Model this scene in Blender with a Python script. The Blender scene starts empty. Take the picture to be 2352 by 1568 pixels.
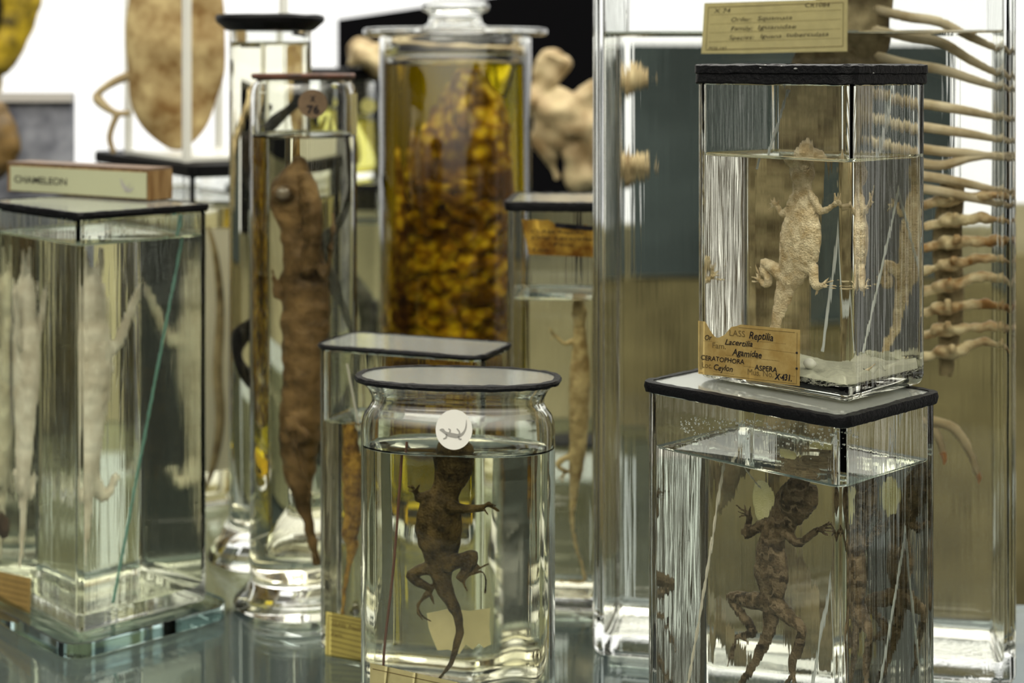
import bpy, bmesh, math, random
from mathutils import Vector, Matrix, noise
random.seed(7)
PI = math.pi
# ------------------------------------------------------------------ camera, world, lights
F = 3700.0; YH = 150.0; EYE = 0.36
sc = bpy.context.scene
col = sc.collection
cam_d = bpy.data.cameras.new('camera'); cam = bpy.data.objects.new('camera', cam_d); col.objects.link(cam)
cam.location = (0, 0, EYE); cam.rotation_euler = (PI/2, 0, 0)
cam_d.sensor_width = 36; cam_d.lens = F/2352*36; cam_d.shift_y = -(784-YH)/2352
cam_d.clip_start = 0.02; cam_d.clip_end = 60
cam_d.dof.use_dof = True; cam_d.dof.focus_distance = 0.785; cam_d.dof.aperture_fstop = 8.0
sc.camera = cam
sc.view_settings.view_transform = 'Standard'; sc.view_settings.look = 'None'
sc.view_settings.gamma = 1; sc.view_settings.exposure = 0.12; sc.view_settings.use_curve_mapping = False
cy = sc.cycles
cy.max_bounces = 18; cy.transmission_bounces = 18; cy.glossy_bounces = 6; cy.diffuse_bounces = 2
cy.transparent_max_bounces = 8; cy.volume_bounces = 0
cy.caustics_refractive = True; cy.caustics_reflective = False
cy.use_adaptive_sampling = True; cy.adaptive_threshold = 0.06; cy.adaptive_min_samples = 16
cy.use_denoising = True; cy.sample_clamp_indirect = 6.0; cy.blur_glossy = 0.3

W = bpy.data.worlds.new('world'); sc.world = W; W.use_nodes = True
nt = W.node_tree; nt.nodes.clear()
wo = nt.nodes.new('ShaderNodeOutputWorld'); bg = nt.nodes.new('ShaderNodeBackground')
tc = nt.nodes.new('ShaderNodeTexCoord'); sp = nt.nodes.new('ShaderNodeSeparateXYZ')
nt.links.new(tc.outputs['Generated'], sp.inputs[0])
r1 = nt.nodes.new('ShaderNodeValToRGB')       # brightness by height: dark below, lit hall above
r1.color_ramp.elements[0].position = 0.0; r1.color_ramp.elements[0].color = (0.03, 0.036, 0.036, 1)
r1.color_ramp.elements[1].position = 1.0; r1.color_ramp.elements[1].color = (1.5, 1.45, 1.3, 1)
e = r1.color_ramp.elements.new(0.47); e.color = (0.03, 0.032, 0.03, 1)
e = r1.color_ramp.elements.new(0.60); e.color = (0.06, 0.06, 0.055, 1)
e = r1.color_ramp.elements.new(0.74); e.color = (.9, .87, .78, 1)
mr = nt.nodes.new('ShaderNodeMapRange'); mr.inputs[1].default_value = -1; mr.inputs[2].default_value = 1
nt.links.new(sp.outputs['Z'], mr.inputs[0]); nt.links.new(mr.outputs[0], r1.inputs[0])
r2 = nt.nodes.new('ShaderNodeValToRGB')       # glow added behind the camera to light the specimens
r2.color_ramp.elements[0].position = 0.0; r2.color_ramp.elements[0].color = (3.2, 3.05, 2.6, 1)
r2.color_ramp.elements[1].position = 0.42; r2.color_ramp.elements[1].color = (0, 0, 0, 1)
m2 = nt.nodes.new('ShaderNodeMapRange'); m2.inputs[1].default_value = -1; m2.inputs[2].default_value = 1
nt.links.new(sp.outputs['Y'], m2.inputs[0]); nt.links.new(m2.outputs[0], r2.inputs[0])
lift = nt.nodes.new('ShaderNodeMapRange'); lift.inputs[1].default_value = .22; lift.inputs[2].default_value = .5
nt.links.new(sp.outputs['Z'], lift.inputs[0])   # added glow fades near the horizon, keeping glass reflections dark
hi = nt.nodes.new('ShaderNodeVectorMath'); hi.operation = 'SCALE'; nt.links.new(r2.outputs[0], hi.inputs[0]); nt.links.new(lift.outputs[0], hi.inputs['Scale'])
ad = nt.nodes.new('ShaderNodeVectorMath'); ad.operation = 'ADD'
nt.links.new(r1.outputs[0], ad.inputs[0]); nt.links.new(hi.outputs[0], ad.inputs[1])
nt.links.new(ad.outputs[0], bg.inputs[0]); bg.inputs[1].default_value = 1.0
nt.links.new(bg.outputs[0], wo.inputs[0])

def area(name, loc, target, size, power, color=(1, 1, 1), sy=None):
    d = bpy.data.lights.new(name, 'AREA'); d.energy = power; d.color = color
    d.shape = 'RECTANGLE'; d.size = size; d.size_y = sy or size
    o = bpy.data.objects.new(name, d); col.objects.link(o); o.location = loc
    o.rotation_euler = (Vector(target)-Vector(loc)).to_track_quat('-Z', 'Y').to_euler(); return o
area('added_front_light', (-0.7, -0.3, 1.9), (0, 1.0, 0.2), 1.2, 14, (1, .96, .86), 0.8)  # unseen area light, added for glints and front light on the specimens
area('added_top_light', (0.2, 1.45, 1.1), (0.1, 1.15, 0.2), 1.0, 9, (1, .97, .9), 0.3)  # unseen area light added above the jars for glints

# ------------------------------------------------------------------ materials
def lin(c):
    c = c/255.0
    return c/12.92 if c <= .04045 else ((c+.055)/1.055)**2.4
def rgb(r, g, b): return (lin(r), lin(g), lin(b), 1)
def newmat(name):
    m = bpy.data.materials.new(name); m.use_nodes = True; n = m.node_tree; n.nodes.clear()
    out = n.nodes.new('ShaderNodeOutputMaterial'); return m, n, out
def coords(n, scale=(1, 1, 1)):
    t = n.nodes.new('ShaderNodeTexCoord'); mp = n.nodes.new('ShaderNodeMapping'); mp.inputs['Scale'].default_value = scale
    n.links.new(t.outputs['Object'], mp.inputs[0]); return mp.outputs[0]
def noise_tex(n, vec, scale, detail=3, rough=.5):
    t = n.nodes.new('ShaderNodeTexNoise'); t.inputs['Scale'].default_value = scale
    t.inputs['Detail'].default_value = detail; t.inputs['Roughness'].default_value = rough
    n.links.new(vec, t.inputs['Vector']); return t
def ramp(n, fac, stops):
    r = n.nodes.new('ShaderNodeValToRGB'); el = r.color_ramp.elements
    while len(el) < len(stops): el.new(0.5)
    for k, (p, c) in enumerate(stops): el[k].position = p; el[k].color = c
    n.links.new(fac, r.inputs[0]); return r.outputs[0]
def glass(name, color=(1, 1, 1, 1), ior=1.5, rough=0.0, streak=0.0, sscale=(260, 260, 6), dist=.0004):
    m, n, out = newmat(name); g = n.nodes.new('ShaderNodeBsdfGlass')
    g.inputs['Color'].default_value = color; g.inputs['IOR'].default_value = ior; g.inputs['Roughness'].default_value = rough
    if streak:
        t = noise_tex(n, coords(n, sscale), 1.0, 2); b = n.nodes.new('ShaderNodeBump')
        b.inputs['Strength'].default_value = streak; b.inputs['Distance'].default_value = dist
        n.links.new(t.outputs[0], b.inputs['Height']); n.links.new(b.outputs[0], g.inputs['Normal'])
    n.links.new(g.outputs[0], out.inputs[0]); return m
def plain(name, c, rough=.5, spec=.5, var=0.0, vs=60, bump=0.0, bs=300, trans=0, ior=1.5, sss=0, metal=0, stretch=(1, 1, 1), emit=0, coat=0, c2=None):
    m, n, out = newmat(name); p = n.nodes.new('ShaderNodeBsdfPrincipled')
    p.inputs['Base Color'].default_value = c; p.inputs['Roughness'].default_value = rough
    p.inputs['Specular IOR Level'].default_value = spec; p.inputs['Metallic'].default_value = metal
    p.inputs['Transmission Weight'].default_value = trans; p.inputs['IOR'].default_value = ior
    p.inputs['Coat Weight'].default_value = coat
    if var or c2:
        t = noise_tex(n, coords(n, stretch), vs, 4, .6)
        d = c2 or tuple(max(0, x*(1-var)) for x in c[:3])+(1,)
        l = c if c2 else tuple(min(1, x*(1+var)) for x in c[:3])+(1,)
        n.links.new(ramp(n, t.outputs[0], [(.35, d), (.65, l)]), p.inputs['Base Color'])
    if bump:
        t = noise_tex(n, coords(n, stretch), bs, 3); b = n.nodes.new('ShaderNodeBump')
        b.inputs['Strength'].default_value = bump; b.inputs['Distance'].default_value = .0006
        n.links.new(t.outputs[0], b.inputs['Height']); n.links.new(b.outputs[0], p.inputs['Normal'])
    if emit:
        p.inputs['Base Color'].default_value = tuple(x*.25 for x in c[:3])+(1,)
        p.inputs['Emission Color'].default_value = c; p.inputs['Emission Strength'].default_value = emit
    n.links.new(p.outputs[0], out.inputs[0]); return m
def skin(name, c_lo, c_hi, pscale=90, cell=650, bump=.5, rough=.55, bands=None, seed=0, bdist=.0006):
    """scaly preserved skin: mottled colour, optional cross bands, voronoi scale bump"""
    m, n, out = newmat(name); p = n.nodes.new('ShaderNodeBsdfPrincipled'); p.inputs['Roughness'].default_value = rough
    p.inputs['Specular IOR Level'].default_value = .12
    v = coords(n); t = noise_tex(n, v, pscale, 5, .6)
    mid = tuple((a+b)/2 for a, b in zip(c_lo, c_hi))
    cc = ramp(n, t.outputs[0], [(.36, c_lo), (.5, mid), (.64, c_hi)])
    if bands:
        w = n.nodes.new('ShaderNodeTexWave'); w.bands_direction = 'Z'; w.inputs['Scale'].default_value = bands[0]
        w.inputs['Distortion'].default_value = bands[1]; w.inputs['Detail'].default_value = 3; w.inputs['Detail Scale'].default_value = 3
        n.links.new(v, w.inputs['Vector']); mx = n.nodes.new('ShaderNodeMixRGB'); mx.inputs[2].default_value = bands[2]
        n.links.new(ramp(n, w.outputs[1], [(.66, (0, 0, 0, 1)), (.92, (.85, .85, .85, 1))]), mx.inputs[0]); n.links.new(cc, mx.inputs[1]); cc = mx.outputs[0]
    vo = n.nodes.new('ShaderNodeTexVoronoi'); vo.inputs['Scale'].default_value = cell; n.links.new(v, vo.inputs['Vector'])
    b = n.nodes.new('ShaderNodeBump'); b.inputs['Strength'].default_value = bump; b.inputs['Distance'].default_value = bdist; b.invert = True
    n.links.new(vo.outputs['Distance'], b.inputs['Height']); n.links.new(b.outputs[0], p.inputs['Normal'])
    n.links.new(cc, p.inputs['Base Color']); n.links.new(p.outputs[0], out.inputs[0]); return m

N_G, N_L = 1.5, 1.36
M = {}
M['glass'] = glass('clear_glass', (.985, .99, .98, 1), N_G, 0, .22)
M['glass_smooth'] = glass('smooth_glass', (.985, .99, .98, 1), N_G, 0, .12, (60, 60, 5))
M['glass_green'] = glass('green_glass', (.965, .975, .945, 1), N_G, 0, .3)
M['shelf_glass'] = glass('shelf_glass', (.88, .93, .92, 1), N_G, 0, 0)
M['lid_glass'] = plain('lid_glass', rgb(220, 224, 218), .12, .6, trans=.78, bump=.15, bs=30)
def liquid_mats(name, c):
    return (glass(name+'_side', c, N_L/N_G, 0, .06, (160, 160, 5)), glass(name+'_top', (1, 1, .98, 1), N_L))
M['liq_clear'] = liquid_mats('clear_spirit', (.98, .98, .955, 1))
M['liq_green'] = liquid_mats('green_spirit', (.95, .955, .91, 1))
M['liq_gold'] = liquid_mats('golden_spirit', (.82, .72, .11, 1))
M['liq_olive'] = liquid_mats('olive_spirit', (.86, .84, .45, 1))
M['liq_pale'] = liquid_mats('pale_yellow_spirit', (.96, .95, .88, 1))
M['black'] = plain('black_sealant', rgb(8, 8, 10), .5, .2, bump=.8, bs=500)
M['paper_y'] = plain('aged_yellow_paper', rgb(204, 182, 122), .8, .2, var=.22, vs=90, c2=rgb(178, 150, 88))
M['paper_c'] = plain('cream_paper', rgb(200, 190, 140), .8, .2, var=.06, vs=120)
M['paper_w'] = plain('white_paper', rgb(222, 220, 212), .7, .2)
M['ink'] = plain('black_ink', rgb(22, 20, 24), .6, .2)
M['pencil'] = plain('pencil', rgb(66, 60, 46), .7, .1)
M['ink_brown'] = plain('faded_print', rgb(92, 76, 44), .7, .2)
M['ink_grey'] = plain('grey_print', rgb(150, 148, 142), .7, .2)
M['wood'] = plain('oak_wood', rgb(152, 124, 84), .6, .15, c2=rgb(112, 84, 50), vs=180, stretch=(1, 1, .12))
M['wood_dark'] = plain('varnished_top', rgb(110, 92, 78), .5, .3, var=.2, vs=50)
M['lit_edge'] = plain('lit_glass_edge', rgb(225, 230, 225), .25, .6, trans=.45, ior=1.25)  # pale colour carries the light caught along a glass plate edge
M['teal_edge'] = plain('teal_glass_edge', rgb(140, 190, 180), .2, .6, trans=.35, ior=1.2)  # teal version of the lit plate edge colour
M['thread'] = plain('white_thread', rgb(205, 200, 180), .8, .2)
M['sediment'] = plain('white_sediment', rgb(205, 205, 185), .9, .1, var=.1, vs=200, bump=.8, bs=400)
M['egg'] = plain('white_egg', rgb(236, 236, 224), .35, .5)
M['bone'] = plain('old_bone', rgb(184, 168, 130), .6, .3, c2=rgb(124, 102, 68), vs=28, bump=.3, bs=90)
M['brown_disc'] = plain('brown_disc_paper', rgb(104, 86, 66), .8, .2, var=.1, vs=200)

# ------------------------------------------------------------------ object helpers
def obj(name, me, mat, parent=None, root_loc=None, smooth=True, sharp=35, label=None):
    """me: (verts, faces, [mat index]) in world coordinates, or a Mesh already local"""
    off = Vector(root_loc) if root_loc is not None else Vector((0, 0, 0))
    if isinstance(me, bpy.types.Mesh):
        m = me
        if off.length: m.transform(Matrix.Translation(-off))
    else:
        vs, fs = me[0], me[1]
        m = bpy.data.meshes.new(name); m.from_pydata([tuple(Vector(v)-off) for v in vs], [], fs)
        if len(me) > 2: m.polygons.foreach_set('material_index', me[2])
    if not m.materials:
        for x in (mat if isinstance(mat, (list, tuple)) else [mat]): m.materials.append(x)
    if len(me[2]) if (not isinstance(me, bpy.types.Mesh) and len(me) > 2) else 0:
        m.polygons.foreach_set('material_index', me[2])
    m.polygons.foreach_set('use_smooth', [smooth]*len(m.polygons))
    if smooth and sharp: m.set_sharp_from_angle(angle=math.radians(sharp))
    m.update()
    o = bpy.data.objects.new(name, m); col.objects.link(o)
    if parent is not None: o.parent = parent
    if label: o['label'] = label
    return o
def tag(o, label, cat, group=None, kind=None):
    o['label'] = label; o['category'] = cat
    if group: o['group'] = group
    if kind: o['kind'] = kind
    return o
def thing(name, loc, label, cat, group=None):
    o = bpy.data.objects.new(name, None); col.objects.link(o); o.location = loc; o.empty_display_size = .02
    return tag(o, label, cat, group)
def top(name, me, mat, label, cat, base=None, kind=None, **kw):
    """top-level single mesh with its origin at its base"""
    vs = [Vector(v) for v in me[0]] if not isinstance(me, bpy.types.Mesh) else [v.co.copy() for v in me.vertices]
    z0 = min(v.z for v in vs); c = Vector((sum(v.x for v in vs)/len(vs), sum(v.y for v in vs)/len(vs), z0))
    o = obj(name, me, mat, None, c, **kw); o.location = c
    o['label'] = label; o['category'] = cat
    if kind: o['kind'] = kind
    return o
def join(*ms):
    V, Fc, I = [], [], []
    for m in ms:
        b = len(V); V += list(m[0]); Fc += [[i+b for i in f] for f in m[1]]
        I += list(m[2]) if len(m) > 2 else [0]*len(m[1])
    return V, Fc, I
def box(c, s, ax=(1, 0), taper=0):
    c = Vector(c); ux = Vector((ax[0], ax[1], 0)).normalized(); uy = Vector((-ux.y, ux.x, 0))
    V = [c+ux*sx*s[0]/2+uy*sy*s[1]/2+Vector((0, 0, sz*s[2]/2)) for sz in (-1, 1) for sy in (-1, 1) for sx in (-1, 1)]
    return V, [[0, 2, 3, 1], [4, 5, 7, 6], [0, 1, 5, 4], [2, 6, 7, 3], [0, 4, 6, 2], [1, 3, 7, 5]]
def ball(c, r, seg=14, rings=9, ax=None):
    c = Vector(c); rr = Vector(r) if not isinstance(r, (int, float)) else Vector((r, r, r)); V = []; Fc = []
    R = ax or Matrix.Identity(3)
    for i in range(1, rings):
        a = PI*i/rings
        for j in range(seg):
            b = 2*PI*j/seg
            V.append(c+R@Vector((rr.x*math.sin(a)*math.cos(b), rr.y*math.sin(a)*math.sin(b), rr.z*math.cos(a))))
    t = len(V); V += [c+R@Vector((0, 0, rr.z)), c-R@Vector((0, 0, rr.z))]
    for i in range(rings-2):
        for j in range(seg):
            k = (j+1) % seg; Fc.append([i*seg+j, (i+1)*seg+j, (i+1)*seg+k, i*seg+k])
    for j in range(seg):
        k = (j+1) % seg; Fc.append([t, j, k]); Fc.append([t+1, (rings-2)*seg+k, (rings-2)*seg+j])
    return V, Fc
def catmull(pts, n):
    """pts: list of tuples (any length); n samples per span"""
    P = [pts[0]]+list(pts)+[pts[-1]]; out = []
    for i in range(1, len(P)-2):
        for k in range(n):
            t = k/n; a, b, c, d = P[i-1], P[i], P[i+1], P[i+2]
            out.append(tuple(.5*(2*b[q]+(c[q]-a[q])*t+(2*a[q]-5*b[q]+4*c[q]-d[q])*t*t+(3*b[q]-a[q]-3*c[q]+d[q])*t**3) for q in range(len(b))))
    out.append(tuple(P[-2])); return out
def tube(pts, rad, seg=12, n=4, N=None, flat=1.0):
    """sweep: pts 3D, rad per point; N fixed depth vector with depth radius = rad*flat"""
    S = catmull([tuple(p)+(r,) for p, r in zip(pts, rad)], n) if n > 1 else [tuple(p)+(r,) for p, r in zip(pts, rad)]
    V = []; Fc = []; L = len(S); up = Vector(N) if N is not None else None; last = None
    for i, s in enumerate(S):
        p = Vector(s[:3]); r = max(s[3], 1e-5)
        T = (Vector(S[min(i+1, L-1)][:3])-Vector(S[max(i-1, 0)][:3]))
        T = T.normalized() if T.length > 1e-9 else Vector((0, 0, 1))
        if up is not None and abs(T.dot(up)) < .95: a = T.cross(up).normalized()
        else:
            a = (last-T*last.dot(T)) if last is not None else T.orthogonal()
            a = a.normalized() if a.length > 1e-6 else T.orthogonal().normalized()
        last = a; b = T.cross(a).normalized()
        for j in range(seg):
            an = 2*PI*j/seg; V.append(p+a*math.cos(an)*r+b*math.sin(an)*r*flat)
    for i in range(L-1):
        for j in range(seg):
            k = (j+1) % seg; Fc.append([i*seg+j, i*seg+k, (i+1)*seg+k, (i+1)*seg+j])
    Fc.append(list(range(seg))[::-1]); Fc.append([(L-1)*seg+j for j in range(seg)]); return V, Fc
def remesh(me, voxel, smooth_it=2, disp=0.0, dscale=200, ridge=None):
    """fuse overlapping pieces into ONE continuous skin"""
    m = bpy.data.meshes.new('tmp'); m.from_pydata([tuple(v) for v in me[0]], [], me[1]); m.validate()
    bm = bmesh.new(); bm.from_mesh(m); bmesh.ops.recalc_face_normals(bm, faces=bm.faces); bm.to_mesh(m); bm.free()
    o = bpy.data.objects.new('tmp', m); col.objects.link(o)
    md = o.modifiers.new('r', 'REMESH'); md.mode = 'VOXEL'; md.voxel_size = voxel; md.adaptivity = 0
    if smooth_it:
        s = o.modifiers.new('s', 'SMOOTH'); s.iterations = smooth_it; s.factor = .5
    dg = bpy.context.evaluated_depsgraph_get(); dg.update()
    r = bpy.data.meshes.new_from_object(o.evaluated_get(dg)); bpy.data.objects.remove(o); bpy.data.meshes.remove(m)
    if disp:
        for v, nn in zip(r.vertices, [v.normal.copy() for v in r.vertices]):
            v.co += nn*disp*noise.noise(v.co*dscale)
    r.materials.clear(); return r

# ------------------------------------------------------------------ footprints and jars
def footprint(kind, c, ax, hw, hd, r=.006, n=96):
    """returns loop(inset, sub) -> list of (x, y), counter clockwise"""
    ux = Vector(ax).normalized(); uy = Vector((-ux.y, ux.x)); c = Vector(c)
    def loop(ins=0.0, sub=1):
        P = []
        if kind == 'rect':
            a, b, q = hw-ins, hd-ins, max(r-ins, .0008); cs = 12; e = .00015
            for k, (sx, sy, a0) in enumerate(((1, -1, -PI/2), (1, 1, 0), (-1, 1, PI/2), (-1, -1, PI))):
                cx, cyy = sx*(a-q), sy*(b-q); arc = [(cx+q*math.cos(a0+PI/2*i/cs), cyy+q*math.sin(a0+PI/2*i/cs)) for i in range(cs+1)]
                t0 = (math.cos(a0+PI/2), math.sin(a0+PI/2)); s0 = (-t0[1]*-1, t0[0]*-1)
                d0 = (-math.sin(a0), math.cos(a0)); d1 = (-math.sin(a0+PI/2), math.cos(a0+PI/2))
                P.append((arc[0][0]-d0[0]*e, arc[0][1]-d0[1]*e)); P += arc; P.append((arc[-1][0]+d1[0]*e, arc[-1][1]+d1[1]*e))
                if sub > 1:
                    L = 2*((b-q) if k in (0, 2) else (a-q)); L = 2*(b-q) if k == 0 else 2*(a-q) if k == 1 else 2*(b-q) if k == 2 else 2*(a-q)
                    L = (2*(a-q)) if k in (1, 3) else (2*(b-q))
                    # the straight run after arc k
                    for i in range(1, sub):
                        P.append((arc[-1][0]+d1[0]*L*i/sub, arc[-1][1]+d1[1]*L*i/sub))
        else:
            pw = 1.0 if kind == 'ellipse' else .82
            for i in range(n):
                t = 2*PI*i/n; ct, st = math.cos(t), math.sin(t)
                P.append(((hw-ins)*math.copysign(abs(ct)**pw, ct), (hd-ins)*math.copysign(abs(st)**pw, st)))
        return [(c.x+ux.x*x+uy.x*y, c.y+ux.y*x+uy.y*y) for x, y in P]
    return loop
def loft(loop, prof, cap0=True, cap1=True, sub=1, closed=False, mids=None, jit=0, jf=120):
    V = []; Fc = []; I = []; n = None
    for k, (ins, z) in enumerate(prof):
        P = loop(ins, sub); n = len(P)
        for (x, y) in P:
            dz = jit*noise.noise(Vector((x*jf, y*jf, k*.7))) if jit else 0
            V.append(Vector((x, y, z+dz)))
    K = len(prof)
    for i in range(K if closed else K-1):
        ii = (i+1) % K
        for j in range(n):
            k = (j+1) % n; Fc.append([i*n+j, i*n+k, ii*n+k, ii*n+j]); I.append(mids[i] if mids else 0)
    if cap0 and not closed: Fc.append([j for j in range(n)][::-1]); I.append(mids[0] if mids else 0)
    if cap1 and not closed: Fc.append([(K-1)*n+j for j in range(n)]); I.append(mids[-1] if mids else 0)
    return V, Fc, I

def ray(px, py): return Vector(((px-1176)/F, 1.0, (YH-py)/F)).normalized()
CAM = Vector((0, 0, EYE))
def at(px, py, D): return CAM+Vector(((px-1176)/F*D, D, (YH-py)/F*D))
def refr(d, nrm, eta):
    c = -d.dot(nrm)
    if c < 0: nrm = -nrm; c = -c
    k = 1-eta*eta*(1-c*c)
    if k < 0: return None
    return (d*eta+nrm*(eta*c-math.sqrt(k))).normalized()
def hit_loop(o, d, P, tmin=1e-6, want_in=True):
    best = None; n = len(P)
    for i in range(n):
        x1, y1 = P[i]; x2, y2 = P[(i+1) % n]; ex, ey = x2-x1, y2-y1
        det = d.x*(-ey)+d.y*ex
        if abs(det) < 1e-14: continue
        t = ((x1-o.x)*(-ey)+(y1-o.y)*ex)/det; s = (d.x*(y1-o.y)-d.y*(x1-o.x))/det
        s = -s if False else s
        if t > tmin and -1e-6 <= s <= 1+1e-6 and (best is None or t < best[0]):
            best = (t, Vector((ey, -ex, 0)).normalized(), i, s)
    return best
def wall_hit(px, py, J):
    cx = 1176+J.c[0]/J.c[1]*F; base = None
    for k in range(200):
        x = px+(cx-px)*k*.002; h = hit_loop(CAM, ray(x, py), J.Pout)
        if h: return CAM+ray(x, py)*h[0], h[1]
    return None
class Plane:
    """upright plane through (x, y), turned by a degrees from facing the camera"""
    def __init__(self, x, y, a): self.x, self.y, self.a = x, y, a; self.n = Vector((math.sin(math.radians(a)), math.cos(math.radians(a)), 0))
    def __add__(self, d): return Plane(self.x+self.n.x*d, self.y+self.n.y*d, self.a)
class Jar:
    face = None
    def trace_face(self, px, py, Y, face):
        u, v = self.u, self.v; fc = Vector(self.c)-u*self.hw-v*self.hd; d = ray(px, py); o = CAM.copy()
        nrm = -v if face == 'right' else -u; nrm = Vector((nrm.x, nrm.y, 0))
        f3 = Vector((fc.x, fc.y, 0)); p = o+d*((f3-o).dot(nrm)/d.dot(nrm)); d1 = refr(d, nrm, 1/N_G)
        q = f3-nrm*self.wall; p2 = p+d1*((q-p).dot(nrm)/d1.dot(nrm)); d2 = refr(d1, nrm, N_G/self.nl)
        t = (Vector((Y.x, Y.y, 0))-p2).dot(Y.n)/d2.dot(Y.n) if isinstance(Y, Plane) else (Y-p2.y)/d2.y
        return p2+d2*t
    def trace(self, px, py, Y, wet=True, face=None):
        face = face or self.face
        if wet and face and self.kind == 'rect': return self.trace_face(px, py, Y, face)
        """where the sight line through a pixel meets the vertical plane at distance Y, bent by glass and liquid"""
        d = ray(px, py); o = CAM.copy()
        if wet:
            h = hit_loop(o, d, self.Pout)
            if h:
                p = o+d*h[0]; nrm = self.smooth_n(self.Pout, h); d1 = refr(d, nrm, 1/N_G)
                h2 = hit_loop(p, d1, self.Pin)
                if h2:
                    p2 = p+d1*h2[0]; d2 = refr(d1, self.smooth_n(self.Pin, h2), N_G/self.nl); o, d = p2, d2
                else: o, d = p, d1
        if isinstance(Y, Plane): t = (Vector((Y.x, Y.y, 0))-o).dot(Y.n)/d.dot(Y.n)
        else: t = (Y-o.y)/d.y
        return o+d*t
    def smooth_n(self, P, h):
        if self.kind == 'rect': return h[1]
        n = len(P); i = h[2]; s = h[3]
        def en(k):
            x1, y1 = P[k % n]; x2, y2 = P[(k+1) % n]; return Vector((y2-y1, -(x2-x1), 0)).normalized()
        return (en(i-1).lerp(en(i), .5).normalized()*(1-s)+en(i).lerp(en(i+1), .5).normalized()*s).normalized()

def make_jar(name, label, kind, c, ax, hw, hd, z0, z1, level, wall=.004, base=.008, r=.006, liq='liq_clear', mat='glass',
             lid='plate', lid_t=.004, group=None, prof=None, over=.001, rim_h=None, rim_w=.0022, cat='jar', liquid_label=None, foot=None):
    J = Jar(); J.kind = kind; J.nl = N_L; J.hw, J.hd = hw, hd; J.u = Vector(ax).normalized(); J.v = Vector((-J.u.y, J.u.x))
    loop = footprint(kind, c, ax, hw, hd, r); J.loop = loop; J.Pout = loop(0); J.Pin = loop(wall); J.c = c; J.z0 = z0; J.z1 = z1; J.level = level; J.wall = wall
    root = thing(name, (c[0], c[1], z0), label, cat, group); J.root = root; L = root.location; J.L = L
    br = min(.006, r) if kind == 'rect' else .006
    out = []
    if foot:
        fr, fh = foot
        out += [(-fr+.003, z0+.0002), (-fr, z0+.002), (-fr+.001, z0+.005), (-fr*.4, z0+fh*.6), (-.0005, z0+fh), (0, z0+fh+.003)]
    else:
        for i in range(7):
            a = PI/2*i/6; out.append((br-br*math.sin(a), z0+br-br*math.cos(a)+.0001))
    if prof: out += prof
    else: out += [(0, z1-.0015), (.0012, z1)]
    inner = [(wall-.0012, z1), (wall, z1-.0015)] if not prof else [(prof[-1][0]+wall, z1)]+[(i+wall, z) for i, z in prof[::-1][1:] if z > level+.004]
    inner += [(wall, level+.0018)]
    g = loft(loop, out+inner, cap0=True, cap1=False)
    J.body = obj('glass_body', g, M[mat], root, L)
    zb = z0+base+(foot[1]*.5 if foot else 0)
    J.zb = zb
    q = .004
    lp = [(wall+q, zb)]+[(wall+q-q*math.sin(PI/2*i/5), zb+q-q*math.cos(PI/2*i/5)) for i in range(1, 6)]+[(wall, level+.0018), (wall+.0005, level+.0009), (wall+.0012, level+.0003), (wall+.0025, level)]
    nside = 6
    v, f, I = loft(loop, lp, cap0=True, cap1=True, mids=[0]*nside+[1]*(len(lp)-nside-1)+[1])
    I[-2] = 0; I[-1] = 1
    J.liq = obj('liquid', (v, f, I), list(M[liq]), root, L, label=liquid_label)
    if lid == 'plate':
        lz = z1+.0003
        lo = obj('lid', loft(loop, [(-over+.0003, lz), (-over, lz+.0003), (-over, lz+lid_t-.0005), (-over+.0005, lz+lid_t)]), M['lid_glass'], root, L)
        rh = rim_h or .0015
        s = 30 if kind == 'rect' else 1
        obj('sealant_rim', loft(loop, [(.0005, z1-rh*.6), (-over-.0006, z1-rh), (-over-.0014, lz+lid_t*.5), (-over-.0008, lz+lid_t+.0004), (rim_w, lz+lid_t+.0005), (rim_w-.0002, lz+lid_t+.0001), (-over-.0001, lz+lid_t-.0002), (-over-.0001, lz)], closed=True, sub=s, jit=.0005, jf=300), M['black'], lo, (0, 0, 0) if False else L, label='black sealant edge')
        J.lid = lo; J.top = lz+lid_t+.0006
    return J

def fit_quad(J, px4, push=.0003, D=None):
    """corners (tl, tr, br, bl) in pixels -> points on the jar's outer wall"""
    out = []
    for px, py in px4:
        d = ray(px, py)
        h = hit_loop(CAM, d, J.Pout); p = CAM+d*h[0]; out.append(p+h[1]*push)
    return out
def paper(name, J, outline, mat, px4, parent=None, L=None, push=.0004, th=.0002, subdiv=14, label=None):
    """paper glued round the wall: outline in (s,t) of the quad"""
    tl, tr, br, bl = px4
    def pt(s, t, pu):
        x = (tl[0]*(1-s)+tr[0]*s)*(1-t)+(bl[0]*(1-s)+br[0]*s)*t; y = (tl[1]*(1-s)+tr[1]*s)*(1-t)+(bl[1]*(1-s)+br[1]*s)*t
        p, nn = wall_hit(x, y, J); return p+nn*pu
    J.pt = pt
    bm = bmesh.new(); vs = [bm.verts.new((s, t, 0)) for s, t in outline]; bm.faces.new(vs)
    for k in range(1, subdiv):
        g = bm.verts[:]+bm.edges[:]+bm.faces[:]
        bmesh.ops.bisect_plane(bm, geom=g, plane_co=(k/subdiv, 0, 0), plane_no=(1, 0, 0))
    me = bpy.data.meshes.new(name)
    for v in bm.verts: v.co = pt(v.co.x, v.co.y, push)
    r = bmesh.ops.solidify(bm, geom=bm.faces[:], thickness=th)
    bmesh.ops.recalc_face_normals(bm, faces=bm.faces); bm.to_mesh(me); bm.free()
    return obj(name, me, mat, parent or J.root, L if L is not None else J.L, smooth=False, label=label), pt
_rad = PI/180
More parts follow.
